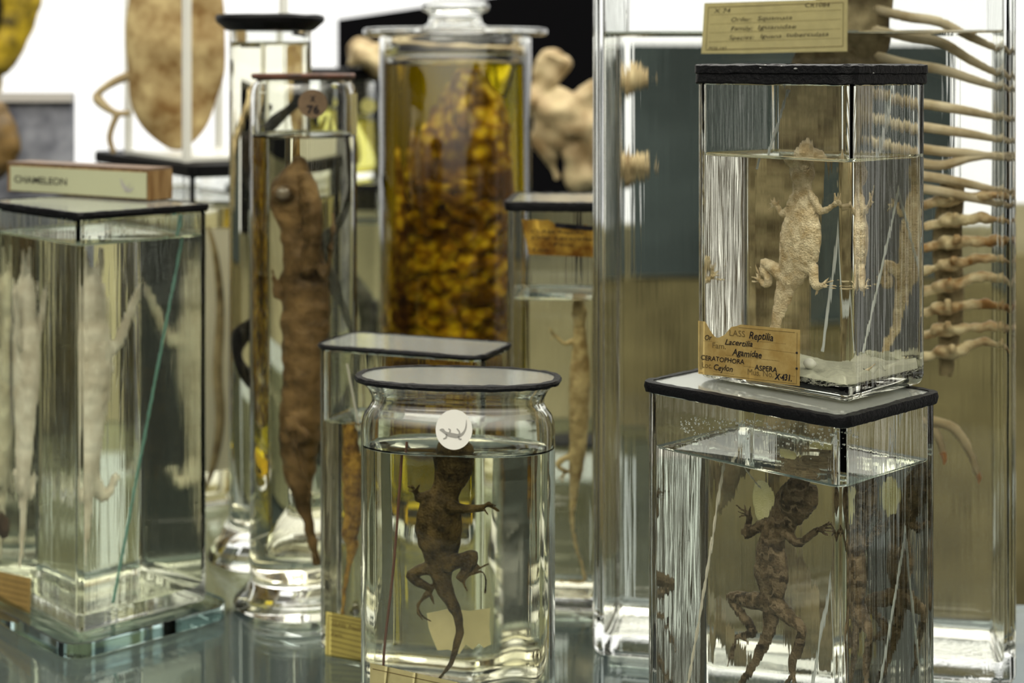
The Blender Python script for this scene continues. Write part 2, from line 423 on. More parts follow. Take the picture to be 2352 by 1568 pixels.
def text_mesh(s, size, shear=0, bold=0, rot=0):
    c = bpy.data.curves.new('t', 'FONT'); c.body = s; c.size = size; c.shear = shear; c.offset = bold; c.resolution_u = 3
    o = bpy.data.objects.new('t', c); col.objects.link(o); dg = bpy.context.evaluated_depsgraph_get(); dg.update()
    m = bpy.data.meshes.new_from_object(o.evaluated_get(dg)); bpy.data.objects.remove(o)
    V = [(v.co.x*math.cos(rot)-v.co.y*math.sin(rot), v.co.x*math.sin(rot)+v.co.y*math.cos(rot)) for v in m.vertices]; Fc = [list(p.vertices) for p in m.polygons]
    return V, Fc
def write(J, pt, items, mat, parent, aspect, name='writing', push=.0006, L=None):
    """items: (text, s, t, height in t units, shear, bold, width in s units or None)"""
    V, Fc = [], []
    for (s_, s0, t0, h, sh, bo, w) in items:
        v, f = text_mesh(s_, 1.0, sh, bo)
        if not v: continue
        x1 = max(a for a, b in v); x0 = min(a for a, b in v)
        kx = (w/(x1-x0)) if w else h/aspect
        b0 = len(V)
        for a, b in v:
            wob = .04*math.sin(a*3+t0*9) if sh else 0
            V.append(pt(s0+(a-x0)*kx, t0-(b+wob)*h, push))
        Fc += [[i+b0 for i in q] for q in f]
    return obj(name, (V, Fc), mat, parent, L if L is not None else J.L, smooth=False)
def strokes(pt, segs, w, push=.0005):
    """thin printed lines: (s0,t0,s1,t1[,dash])"""
    V, Fc = [], []
    for sg in segs:
        s0, t0, s1, t1 = sg[:4]; n = sg[4] if len(sg) > 4 else 1
        k = 2*n-1 if n > 1 else 6
        for i in range(0, k, 2 if n > 1 else 1):
            a, b = i/k, (i+1)/k
            p = pt(s0+(s1-s0)*a, t0+(t1-t0)*a, push); q = pt(s0+(s1-s0)*b, t0+(t1-t0)*b, push)
            d = (q-p).normalized(); nn = (pt(s0+.01, t0, push)-pt(s0, t0, push)).cross(pt(s0, t0+.01, push)-pt(s0, t0, push)).normalized()
            e_ = d.cross(nn).normalized()*w/2; b0 = len(V); V += [p-e_, q-e_, q+e_, p+e_]; Fc.append([b0, b0+1, b0+2, b0+3])
    return V, Fc

# ------------------------------------------------------------------ creatures
def critter(J, Y, spine, limbs, tail=(), flat=.7, voxel=.0005, wet=True, extra=None, disp=0, N=None, ys=None, digit=.0006, dscale=250, drytop=None):
    """spine: (px, py, width px[, dY]); limbs: list of (pts[(px,py,width[,dY])...], toes[[(px,py)...]...])"""
    N = (Y.n if isinstance(Y, Plane) else Vector((0, 1, 0))) if N is None else N
    def tr(x, y, dy=0):
        p = J.trace(x, y, Y+dy, wet); p.z = max(p.z, J.zb+.0035); return p
    def sc_(x, y): return max(1e-5, (tr(x+4, y)-tr(x-4, y)).length/8)
    parts = []
    P = [tr(s[0], s[1], s[3] if len(s) > 3 else 0) for s in spine]; R = [s[2]/2*sc_(s[0], s[1]) for s in spine]
    parts.append(tube(P, R, 20, 5, N, flat)); parts.append(ball(P[0], R[0]*.98)); 
    for pts, toes in limbs:
        p = [tr(s[0], s[1], s[3] if len(s) > 3 else 0) for s in pts]; r = [s[2]/2*sc_(s[0], s[1]) for s in pts]
        parts.append(tube(p, r, 10, 4)); parts.append(ball(p[-1], r[-1]*1.05, 8, 6)); parts.append(ball(p[0], r[0], 8, 6))
        if toes:
            w = p[-1]; ddy = pts[-1][3] if len(pts[-1]) > 3 else 0
            for k, tp in enumerate(toes):
                q = [w]+[tr(x[0], x[1], ddy+(x[2] if len(x) > 2 else (-.0015 if k % 2 else .001))) for x in tp]
                if len(q) == 2:
                    mid = (q[0]+q[1])/2-N*.001+Vector((0, 0, .0006)); q = [q[0], mid, q[1]]
                parts.append(tube(q, [max(r[-1]*.55, digit)]+[digit*1.05]*(len(q)-2)+[digit*.7], 7, 3))
    if extra: parts += extra(tr, sc_)
    return remesh(join(*parts), voxel, 2, disp, dscale)

# ================================================================== THE SETTING
def struct(name, me, mat, smooth=False):
    o = obj(name, me, mat, smooth=smooth); o['kind'] = 'structure'; return o
M['backlight'] = plain('backlit_white', (1, 1, .985, 1), .8, .1, emit=.97)
M['backlight_soft'] = plain('backlit_cream', (1, .97, .88, 1), .6, emit=.62)
M['wall_white'] = plain('painted_white', rgb(225, 222, 210), .7)
M['wall_black'] = plain('black_board', rgb(7, 7, 9), .9, .05)
M['slate'] = plain('slate_board', rgb(58, 66, 66), .9, .03, var=.3, vs=6)
M['brown_board'] = plain('dark_brown_board', rgb(104, 97, 68), .9, .03, var=.4, vs=7)
M['wall_olive'] = plain('olive_wall', rgb(176, 170, 136), .9, .03, var=.25, vs=5)
M['brown_wall'] = plain('brown_wall', rgb(70, 62, 48), .9, .03, var=.4, vs=9)
def slab(x0, x1, y0, y1, z0, z1): return box(((x0+x1)/2, (y0+y1)/2, (z0+z1)/2), (x1-x0, y1-y0, z1-z0))
struct('wall_back', slab(-1.6, 1.9, 2.40, 2.44, -.45, 1.2), M['wall_white'])
o = struct('glow_panel_1', slab(-1.5, 1.8, 2.36, 2.385, .16, 1.1), M['backlight'])  # white panel behind the case, bright by its own emission
struct('wall_back_lower', slab(-1.5, 1.8, 2.352, 2.392, -.44, .155), M['wall_olive'])
struct('wall_panel_slate', slab(.17, .60, 2.20, 2.23, .105, .40), M['slate'])
struct('wall_panel_brown', slab(.12, 1.6, 2.205, 2.235, -.44, .10), M['brown_board'])
struct('floor', slab(-1.6, 1.9, -.2, 2.5, -.47, -.45), plain('case_floor', rgb(70, 78, 80), .5, var=.2, vs=3))
M['backlight_side'] = plain('side_glow_strip', (1, .98, .92, 1), .6, emit=.95)  # emission for the strips added on the right
rw = random.Random(5); yy = .55; nw = 2
while yy < 1.75:      # glowing strips added for bright streaks in the jar glass
    w = rw.choice((.008, .012, .02, .028)); struct('glow_panel_%d' % nw, slab(1.312, 1.324, yy, yy+w, -.25, .85), M['backlight_side']); nw += 1
    yy += w+rw.choice((.018, .03, .05, .07))
struct('wall_right', slab(1.325, 1.36, -.2, 2.5, -.45, 1.2), M['brown_wall'])
# ---- glass shelf
sh = [(-.75, .45), (.85, .45), (.85, 1.075), (.15, 1.075), (.15, 1.75), (-.75, 1.75)]; n6 = len(sh)
top('glass_shelf', ([(x, y, z) for z in (-.010, 0) for x, y in sh], [list(range(n6))[::-1], list(range(n6, 2*n6))]+[[i, (i+1) % n6, n6+(i+1) % n6, n6+i] for i in range(n6)]), M['shelf_glass'], 'long pale blue green glass shelf that all the jars stand on', 'shelf', smooth=False)

# ================================================================== FRONT RIGHT STACK: lower jar, upper jar
V2 = lambda a: Vector(a)
def corner_jar(fc, rdir, rl, ll, **k):
    """rectangular footprint from its nearest corner: right wall direction, right and left wall lengths"""
    u = Vector(rdir).normalized(); v = Vector((-u.y, u.x)); c = Vector(fc)+u*rl/2+v*ll/2
    return dict(kind='rect', c=(c.x, c.y), ax=(u.x, u.y), hw=rl/2, hd=ll/2, **k)
def solve_Y(J, pa, pb, y0, y1, py=700):
    """distance at which the two refracted views of one thing meet"""
    best = None
    for i in range(200):
        Y = y0+(y1-y0)*i/199; e = abs(J.trace(pa, py, Y, True, 'left').x-J.trace(pb, py, Y, True, 'right').x)
        if best is None or e < best[0]: best = (e, Y)
    return best[1]

JL = make_jar('specimen_jar', 'large rectangular glass jar with the dark lizard, under the smaller jar', **corner_jar((.1538, .7515), (.714, .70), .085, .1215, z0=0, z1=.1915, level=.161, wall=.0055, base=.009, r=.006, liq='liq_clear', lid_t=.0038, over=.0012, rim_h=.0008))
JU = make_jar('specimen_jar', 'smaller rectangular glass jar stacked on top, with torn yellow label', **corner_jar((.1623, .7757), (.714, .70), .0715, .0955, z0=JL.top, z1=.3515, level=.3128, wall=.0042, base=.0075, r=.006, liq='liq_clear', lid=None))
# black sealed lid of the upper jar
lo = obj('lid', loft(JU.loop, [(.003, .3505), (-.0012, .3505), (-.0018, .3512), (-.0014, .3555), (-.0022, .3562), (-.002, .3598), (-.0008, .3606), (.004, .3606)], sub=26, jit=.0006, jf=260), M['black'], JU.root, JU.L, label='black sealed lid')
M['chip'] = plain('chipped_varnish', rgb(120, 120, 118), .4)
for px, py, r in ((1828, 158, .0012), (1758, 150, .0009), (1747, 156, .0007), (1795, 152, .0006), (2005, 168, .0008)):
    h = hit_loop(CAM, ray(px, py), JU.loop(-.0019)); p = CAM+ray(px, py)*h[0]
    obj('chipped_paint', ball(p, (r, r, r*.5), 8, 5), M['chip'], lo, JU.L, label='grey chip in the black varnish')

# labels ---------------------------------------------------------------
q4 = ((1603, 737), (1839, 758), (1838, 886), (1602, 858))
tornU = [(0, 0), (.075, .005), (.095, .05), (.12, .16), (.16, .24), (.19, .3), (.215, .27), (.25, .24), (.27, .22), (.30, .12), (.33, .07), (.37, .03), (.42, .0), (1, 0), (1, 1), (.52, 1.005), (.25, .995), (0, 1)]
tornU = [(s, t+(.012*math.sin(s*90) if 0.08 < s < .42 else 0)) for s, t in tornU]
lab, pt = paper('paper_label', JU, tornU[::-1], M['paper_y'], q4, label='torn yellowed label with handwriting')
asp = 1.9
write(JU, pt, [('LASS', .315, .215, .16, 0, 0, .15), ('Fam.', .15, .475, .15, 0, 0, .13), ('Loc.', .05, .865, .15, 0, 0, .10), ('Mus. No.', .495, .90, .16, 0, 0, .25)], M['ink_brown'], lab, asp, 'printed_heading')
write(JU, pt, [('Reptilia', .505, .235, .19, .25, .012, .235), ('Or', .075, .335, .14, .3, .008, .07), ('Lacertilia', .27, .385, .15, .35, .012, .27), ('Agamidae', .34, .57, .17, .25, .012, .29),
               ('CERATOPHORA', .04, .72, .125, .1, .012, .42), ('ASPERA', .56, .80, .135, .1, .012, .22), ('Ceylon', .165, .885, .16, .3, .012, .185), ('X·431.', .755, .93, .16, .15, .03, .17)], M['ink'], lab, asp, 'handwriting')
obj('printed_border', strokes(pt, [(.025, .02, .025, .97), (.025, .97, .97, .97), (.97, .05, .97, .97), (.40, .05, .95, .05), (.52, .27, .86, .27, 26), (.06, .36, .2, .36, 10), (.55, .40, .97, .42, 30), (.28, .585, .8, .59, 34), (.45, .75, .56, .76, 9), (.78, .82, .95, .84, 12), (.16, .92, .36, .93, 16), (.74, .965, .95, .975, 18)], .00022), M['ink_brown'], lab, JU.L, smooth=False)
obj('pin_mark', join(*[ball(pt(.97, t, .0005), .0006, 8, 5) for t in (.41, .69)]), M['ink'], lab, JU.L)

# upper lizard ---------------------------------------------------------
YU = solve_Y(JU, 1846, 1979, .79, .87, 500)
YU -= .0055; p = JU.trace(1846, 500, YU, True, 'left'); PU = Plane(p.x, p.y, 62); JU.face = 'left'
def uh(tr, s):
    # ragged skin flakes along the flank
    return [tube([tr(1868, 574), tr(1884, 577)], [.0009, .0005], 6, 1)]
mU = critter(JU, PU, [(1843, 396, 46), (1842, 415, 40), (1842, 445, 44), (1843, 480, 60), (1843, 512, 78), (1839, 545, 87), (1831, 578, 82), (1821, 611, 66), (1808, 645, 44), (1798, 680, 35), (1788, 715, 26), (1780, 750, 20), (1768, 800, 15, .004), (1778, 838, 12, .004), (1820, 856, 10, 0), (1870, 858, 9, -.004), (1920, 850, 7, -.006), (1975, 838, 4, -.004)],
    [([(1822, 453, 15), (1811, 478, 13), (1797, 490, 12), (1788, 476, 9), (1781, 468, 8)], [[(1770, 466), (1760, 458)], [(1771, 457), (1767, 444)], [(1778, 455), (1779, 445)], [(1787, 462), (1790, 453)], [(1773, 474), (1764, 481)]]),
     ([(1864, 447, 15), (1873, 465, 14), (1886, 482, 13), (1905, 476, 10), (1922, 465, 9)], [[(1919, 452), (1917, 441)], [(1925, 446), (1929, 431)], [(1931, 445), (1939, 423)], [(1935, 452), (1945, 432)], [(1930, 464), (1940, 462)]]),
     ([(1797, 628, 26), (1776, 612, 21), (1754, 602, 16), (1758, 625, 15), (1766, 643, 13), (1757, 650, 11), (1747, 640, 9)], [[(1738, 625), (1722, 607)], [(1741, 620), (1732, 601)], [(1747, 625), (1744, 610)], [(1737, 636), (1726, 632)], [(1739, 643), (1728, 642)]]),
     ([(1815, 642, 30), (1843, 622, 21), (1867, 607, 15), (1868, 632, 17), (1873, 652, 15), (1886, 653, 10)], [[(1905, 653), (1930, 655)], [(1903, 645), (1926, 640)], [(1898, 642), (1908, 631)], [(1905, 658), (1922, 660)], [(1876, 668), (1871, 683)]])],
    flat=.48, voxel=.00042, extra=uh, disp=.0006, digit=.00055, dscale=300)
Hp = JU.trace(1845, 376, PU); top_h = at(1860, 314, YU)
sU = .0000001
hs = [(1852, 356, 50), (1855, 343, 42), (1858, 329, 28), (1860, 315, 11)]; kd = YU/F
mh = remesh(tube([Hp+Vector((0, 0, -.002)), Hp+Vector((0, 0, .0015))]+[at(a, b, YU-.001) for a, b, w in hs], [.0052, .006]+[w/2*kd for a, b, w in hs], 18, 5, PU.n, .85), .0004, 1, .0004, 500)
M['pale_skin'] = skin('pale_lizard_skin', rgb(190, 166, 124), rgb(240, 224, 188), 150, 1000, .8, .45)
# one continuous body: join the snout to the trunk before the final fuse
def meshtup(m): return [v.co.copy() for v in m.vertices], [list(p.vertices) for p in m.polygons]
mAll = remesh(join(meshtup(mU), meshtup(mh)), .00042, 1)
top('lizard', mAll, M['pale_skin'], 'pale cream lizard hanging upright in the upper jar, snout above the liquid', 'lizard')

# paper scraps, egg, sediment in the upper jar
def patch(J, ins, z, h, mat, seed, nx=10):
    return loft(J.loop, [(J.wall+ins, z), (J.wall+ins+.001, z+h), (J.wall+ins+.006, z+h*1.2), (J.wall+ins+.02, z+h*.8)], sub=10, jit=h*1.2, jf=seed)
top('sediment', patch(JU, .0012, JU.zb+.0008, .004, 0, 190), M['sediment'], 'white flaky sediment on the floor of the upper jar', 'sediment', kind='stuff')
pe = JU.trace(1860, 838, .808)
top('egg', ball((pe.x, pe.y, JU.zb+.0078), (.0036, .0034, .0028)), M['egg'], 'small white egg on the floor of the upper jar', 'egg')

# pale bars for lit edges of a glass plate, and threads
def strip(name, pts, r, mat, label, cat, flat=1.0, twist=False, kind=None):
    V, Fc = tube(pts, [r]*len(pts), 8, 6)
    if twist:
        a = []; n = 60; P = catmull([tuple(p) for p in pts], 14); N = len(P)
        P1 = []; P2 = []
        for i, p in enumerate(P):
            an = i*1.15; o = Vector((math.cos(an), math.sin(an), 0))*r*.7; P1.append(Vector(p)+o); P2.append(Vector(p)-o)
        V, Fc, _ = join(tube(P1, [r*.75]*N, 6, 1), tube(P2, [r*.75]*N, 6, 1))
    return top(name, (V, Fc), mat, label, cat)
a1 = JU.trace(2040, 545, .842, True, 'right'); a2 = JU.trace(1980, 815, .822, True, 'right')
dz = (a1-a2).normalized()
e1 = a1+dz*((.349-a1.z)/dz.z)
strip('glass_edge_bar', [a2+dz*.002, a1, e1], .0009, M['lit_edge'], 'thin slanting bar for a lit glass plate edge in the right of the upper jar', 'rod')  # bar stands for the bright edge of a glass plate
b1 = at(1815, 206, .845); b2 = at(1775, 336, .84); db = (b2-b1).normalized()
strip('support_line', [b1, b2, b2+db*.012], .0007, M['lit_edge'], 'pale slanting bar for a lit glass plate edge under the lid of the upper jar', 'thread')  # another bright plate edge, drawn as a pale bar

# lower lizard ---------------------------------------------------------
YL = solve_Y(JL, 1778, 1978, .79, .87, 1250)
YL -= .0055; p = JL.trace(1778, 1250, YL, True, 'left'); PL = Plane(p.x, p.y, 60); JL.face = 'left'
def lh(tr, s):
    k = s(1820, 1150)
    out = [tube([tr(1812, 1172), tr(1826, 1140), tr(1842, 1108), tr(1850, 1096)], [.0066, .0078, .0055, .0035], 16, 5, (0, 1, 0), .85), tube([tr(1842, 1178), tr(1862, 1145), tr(1866, 1112)], [.004, .0042, .0025], 12, 4)]
    out.append(ball(tr(1800, 1142, -.003), .0022, 10, 7)); return out
mL = critter(JL, PL, [(1836, 1125, 50), (1822, 1150, 66), (1806, 1178, 58), (1792, 1200, 50), (1779, 1222, 48), (1773, 1250, 56), (1773, 1280, 66), (1772, 1316, 70), (1773, 1345, 58), (1772, 1372, 44), (1771, 1396, 38), (1768, 1430, 28), (1758, 1468, 22), (1738, 1508, 17), (1712, 1550, 12), (1680, 1600, 9), (1650, 1660, 6)],
    [([(1762, 1200, 20), (1735, 1212, 16), (1713, 1225, 15), (1716, 1205, 11), (1723, 1186, 10)], [[(1708, 1170), (1690, 1157)], [(1708, 1177), (1693, 1171)], [(1713, 1168), (1708, 1157)], [(1721, 1170), (1724, 1160)], [(1712, 1180), (1698, 1186)]]),
     ([(1802, 1215, 20), (1818, 1232, 17), (1834, 1245, 15), (1855, 1232, 12), (1878, 1214, 11)], [[(1892, 1205), (1906, 1196)], [(1900, 1203), (1925, 1199)], [(1900, 1210), (1926, 1211)], [(1896, 1216), (1916, 1219)], [(1888, 1220), (1903, 1227)]]),
     ([(1768, 1378, 30), (1722, 1374, 26), (1680, 1369, 17), (1705, 1408, 17), (1732, 1446, 15), (1712, 1453, 11), (1693, 1458, 9)], [[(1682, 1490), (1672, 1526)], [(1684, 1475), (1678, 1500)], [(1688, 1480), (1682, 1508)], [(1718, 1468), (1711, 1487)]]),
     ([(1782, 1380, 32), (1812, 1412, 27), (1844, 1442, 17), (1836, 1475, 18), (1822, 1512, 17), (1822, 1540, 12)], [[(1814, 1560), (1808, 1590)], [(1822, 1565), (1822, 1600)], [(1830, 1562), (1840, 1592)], [(1812, 1555), (1798, 1572)]])],
    flat=.55, voxel=.00048, extra=lh, disp=.0005, digit=.00065)
M['dark_skin'] = skin('dark_lizard_skin', rgb(58, 48, 32), rgb(118, 102, 76), 130, 800, .7, .55, bands=(34, 12, rgb(124, 108, 84)))
oL = top('lizard', mL, M['dark_skin'], 'dark banded lizard with a yellow throat fan in the lower jar', 'lizard')
dc = JL.trace(1757, 1156, PL+.001); k = (JL.trace(1780, 1156, PL)-JL.trace(1735, 1156, PL)).length/45
R3 = Matrix.Rotation(math.radians(-60), 3, 'Z') @ Matrix.Rotation(-.35, 3, 'Y')
obj('dewlap', ball(dc, (27*k, .0016, 37*k), 28, 16, R3), skin('dewlap_skin', rgb(222, 216, 150), rgb(244, 238, 190), 60, 1500, .5), oL, oL.location, label='pale yellow throat fan')

t1 = JL.trace(1660, 1080, .845); t2 = JL.trace(1582, 1560, .835); d_ = (t2-t1)
strip('cord', [t1-d_*.06, t1, (t1+t2)/2+Vector((.0006, 0, 0)), t2, t2+d_*.25], .0007, M['thread'], 'twisted white cord hanging inside the left of the lower jar', 'cord', twist=True)
t1 = JL.trace(2104, 1085, .842, True, 'right'); t2 = JL.trace(2022, 1560, .83, True, 'right'); d_ = t2-t1
strip('glass_edge_bar', [t1-d_*.35, t1, t2, t2+d_*.2], .0009, M['lit_edge'], 'thin slanting bar for a lit glass plate edge in the right of the lower jar', 'rod')  # pale bar in place of a plate edge catching light
t1 = at(1743, 942, .83); t2 = at(1735, 1040, .83)
strip('support_line', [t1, t2, JL.trace(1748, 1120, YL)], .0004, M['thread'], 'fine white thread from the lower lid to the dark lizard', 'thread')
# condensation on the inside of the lower jar
dr = []
for i in range(330):
    px = random.uniform(1570, 1960); py = 955+abs(random.gauss(0, 32))+ (px-1570)*.05
    h = hit_loop(CAM, ray(px, py), JL.loop(JL.wall)); 
    if not h: continue
    p = CAM+ray(px, py)*h[0]
    if not (.168 < p.z < .188): continue
    dr.append(ball(p-h[1]*.00015, random.choice((.00025, .0003, .0004, .0006)), 8, 6))
o = obj('condensation', join(*dr), M['glass_smooth'], JL.root, JL.L, label='tiny water droplets under the lid'); o['kind'] = 'stuff'

# ================================================================== BIG JAR BEHIND
JB = make_jar('specimen_jar', 'very tall rectangular jar with cream X74 label behind the stacked pair', kind='rect', c=tuple(Vector((.048, .98))+Vector((.9797, -.2003))*.1245+Vector((.2003, .9797))*.06), ax=(.9797, -.2003), hw=.1245, hd=.06, z0=0, z1=.45, level=.379, wall=.0075, base=.012, r=.009, liq='liq_clear', mat='glass', lid_t=.006)
q4 = ((1618, 8), (1947, -2), (1946, 118), (1611, 123))
lab, pt = paper('paper_label', JB, [(0, 0), (1, 0), (1, 1), (.7, 1.0), (.3, 1.01), (0, 1)][::-1], M['paper_c'], q4, label='cream label with pencil handwriting')
write(JB, pt, [('X 74', .07, .20, .13, .15, .0, .115), ('CR1084', .705, .135, .12, .15, .0, .17), ('Order:', .195, .375, .12, .2, 0, .14), ('Squamata', .375, .365, .12, .2, 0, .24), ('Family:', .195, .555, .12, .2, 0, .15), ('Iguanidae', .38, .54, .12, .2, 0, .265),
               ('Species:', .185, .735, .12, .2, 0, .17), ('Iguana', .40, .715, .11, .2, 0, .145), ('tuberculata', .58, .70, .12, .2, 0, .29), ('POS 143', .05, .925, .08, .15, 0, .12)], M['pencil'], lab, 2.8, 'handwriting', push=.0007)
obj('printed_border', strokes(pt, [(.03, .08, .97, .06), (.97, .06, .97, .9), (.97, .9, .03, .93), (.03, .93, .03, .08), (.05, .235, .95, .20, 60), (.05, .42, .95, .38, 60), (.05, .59, .95, .565, 60), (.05, .77, .95, .745, 60)], .0003, .0007), M['ink_brown'], lab, JB.L, smooth=False)

YB = 1.01
M['tan_skin'] = skin('tan_hide', rgb(96, 82, 56), rgb(172, 156, 120), 40, 500, .5, .6)
def bt(x, y, dy=0): return JB.trace(x, y, YB+dy)
iguana = critter(JB, YB, [(1985, -70, 150, .02), (1960, 20, 190, .02), (1930, 130, 210, .02), (1880, 300, 190, .02), (1850, 480, 170, .02), (1845, 640, 150, .02), (1860, 800, 110, .015), (1850, 960, 60, .01), (1860, 1120, 46), (1880, 1300, 40), (1905, 1480, 40), (1935, 1640, 36)],
    [([(1885, 860, 90, -.02), (1790, 1000, 70, -.03), (1690, 1180, 40, -.03), (1685, 1270, 34, -.03), (1720, 1360, 40, -.03), (1780, 1470, 44, -.03)], []),
     ([(1890, 900, 80, -.02), (1875, 1180, 56, -.03), (1905, 1290, 64, -.03), (1945, 1380, 72, -.03), (1985, 1480, 60, -.03)], [])], flat=.4, voxel=.0012, disp=.0022, dscale=90)
o = top('iguana', iguana, M['tan_skin'], 'large tan iguana specimen in the tall jar behind the stacked jars', 'iguana')
ribs = []
M['rib'] = plain('rib_bone', rgb(214, 200, 170), .6, .2, c2=rgb(168, 148, 112), vs=40)
M['vertebra'] = plain('vertebra_bone', rgb(222, 206, 164), .5, .3, c2=rgb(146, 104, 52), vs=75, bump=.4, bs=160)
for i, (y0, y1) in enumerate(((40, 120), (88, 178), (150, 205), (235, 272), (288, 322), (338, 362), (370, 352), (400, 440), (430, 470))):
    obj('rib', tube([bt(1990, y0-30, .02), bt(2080, y0-5, -.004), bt(2160, y0+8, -.014), bt(2230, (y0*.45+y1*.55), -.014), bt(2300, y1, .0)], [.0028, .0031, .003, .0027, .0016], 10, 5), M['rib'], o, o.location, label='pale rib bone' if i == 0 else None)
for i in range(8):
    y = 455+i*50; x = 2176+10*math.sin(i*.9); p = bt(x, y, -.008); k = .95/F; rnd = random.Random(i)
    rt = bt(2262+rnd.uniform(-10, 24), y-18+rnd.uniform(-8, 14), -.014); rt2 = bt(2300, y+rnd.uniform(-14, 8), -.012); lf = bt(2120, y+14, -.004)
    obj('vertebra', remesh(join(ball(p, (34*k, 22*k, 17*k)), ball(p+Vector((26*k, -.004, 4*k)), (18*k, 14*k, 13*k)), tube([p, rt, rt2], [11*k, 12*k, 5*k], 8, 4), tube([p, lf], [10*k, 12*k], 8, 2), ball(p+Vector((4*k, -.007, 9*k)), (10*k, 9*k, 14*k))), .0009, 1, .0016, 170), M['vertebra'], o, o.location)
obj('spine_cord', tube([bt(2188, 420, .004), bt(2176, 560, .004), bt(2184, 700, .004), bt(2172, 860, .004)], [.0075, .009, .008, .004], 12, 5, (0, 1, 0), .6), M['tan_skin'], o, o.location)
tube_claw = remesh(join(tube([bt(2120, 960, -.012), bt(2160, 968, -.018), bt(2195, 985, -.022), bt(2225, 1030, -.022), bt(2245, 1085, -.02)], [.003, .003, .0032, .0026, .0018], 10, 5), tube([bt(2130, 960, -.012), bt(2155, 1000, -.016), bt(2165, 1040, -.016)], [.003, .0026, .0016], 10, 4)), .0006, 1)
obj('foreleg', tube_claw, M['bone'], o, o.location)
for (x, y) in ((2245, 1085), (2165, 1040)):
    obj('claw', tube([bt(x, y-4, -.02), bt(x+4, y+10, -.02), bt(x+3, y+24, -.02)], [.0018, .0015, .0003], 8, 4), plain('amber_claw', rgb(150, 96, 36), .3), o, o.location, label='amber claw')

# ================================================================== FRONT OVAL JAR
def oval_prof(z1, w=.0035, b=.0):
    return [(0, z1-.026), (.0004, z1-.022), (.0018, z1-.0175), (.0042, z1-.0145), (.0058, z1-.0115), (.0056, z1-.0085), (.0036, z1-.0045), (.0012, z1-.0018), (.0008, z1)]
JO = make_jar('specimen_jar', 'oval glass jar in front with a round white lizard sticker', kind='oval', c=(-.0292, .868), ax=(.992, -.126), hw=.0525, hd=.026, z0=0, z1=.1905, level=.154, wall=.0036, base=.008, liq='liq_clear', mat='glass_smooth', prof=oval_prof(.1905), lid_t=.0018, over=.0022, rim_h=.0004, rim_w=.0004)
def disc_on(J, name, cx, cy, rx, ry, mat, label, push=.0006, th=.0003):
    V = []; n = 40
    def pt(s, t, pu=push):
        p, nn = wall_hit(cx+s*rx, cy+t*ry, J); return p+nn*pu
    ring = [(math.cos(2*PI*i/n), math.sin(2*PI*i/n)) for i in range(n)]
    for pu in (push, push-th):
        for q in (1, .66, .33): V += [pt(a*q, b*q, pu) for a, b in ring]
        V.append(pt(0, 0, pu))
    Fc = []; h = 3*n+1
    for base in (0, h):
        for k in (0, 1):
            for i in range(n):
                j = (i+1) % n; f = [base+k*n+i, base+k*n+j, base+(k+1)*n+j, base+(k+1)*n+i]; Fc.append(f if not base else f[::-1])
        for i in range(n):
            f = [base+2*n+i, base+2*n+(i+1) % n, base+3*n]; Fc.append(f if not base else f[::-1])
    for i in range(n): Fc.append([i, h+i, h+(i+1) % n, (i+1) % n])
    return obj(name, (V, Fc), mat, J.root, J.L, smooth=False, label=label), pt
st, pt = disc_on(JO, 'round_sticker', 1043, 986, 42, 46, M['paper_w'], 'round white sticker with a grey lizard')
def sil(pts, r):   # flat silhouette ribbon
    L_, R_ = [], []; P = catmull([p+(q,) for p, q in zip(pts, r)], 5)
    for i, (x, y, w) in enumerate(P):
        a = P[max(i-1, 0)]; b = P[min(i+1, len(P)-1)]; dx, dy = b[0]-a[0], b[1]-a[1]; l = math.hypot(dx, dy) or 1
        L_.append((x-dy/l*w, y+dx/l*w)); R_.append((x+dy/l*w, y-dx/l*w))
    V = [pt(a, b, .0008) for a, b in L_+R_]; n = len(L_)
    return V, [[i, i+1, n+i+1, n+i] for i in range(n-1)]
obj('printed_lizard', join(sil([(-.78, .0), (-.62, .02), (-.5, .12), (-.3, .22), (0, .28), (.2, .3), (.4, .24), (.55, .1), (.66, -.15), (.68, -.5)], [.02, .09, .07, .1, .11, .1, .07, .05, .035, .01]),
    sil([(-.4, .2), (-.42, .38), (-.58, .45)], [.05, .04, .03]), sil([(-.25, .2), (-.2, .02), (-.3, -.05)], [.05, .04, .03]), sil([(.25, .3), (.3, .45), (.42, .46)], [.06, .04, .03]), sil([(.3, .25), (.3, .1), (.16, -.06)], [.05, .04, .03])), M['ink_grey'], st, JO.L, smooth=False)
lab, pt = paper('paper_label', JO, [(0, 0), (1, 0), (1, 1), (0, 1)][::-1], M['paper_c'], ((851, 1522), (1075, 1572), (1075, 1690), (851, 1660)), label='cream label near the foot of the jar')
obj('printed_border', strokes(pt, [(.03, .08, .97, .08)], .0004, .0007), M['ink_brown'], lab, JO.L, smooth=False)
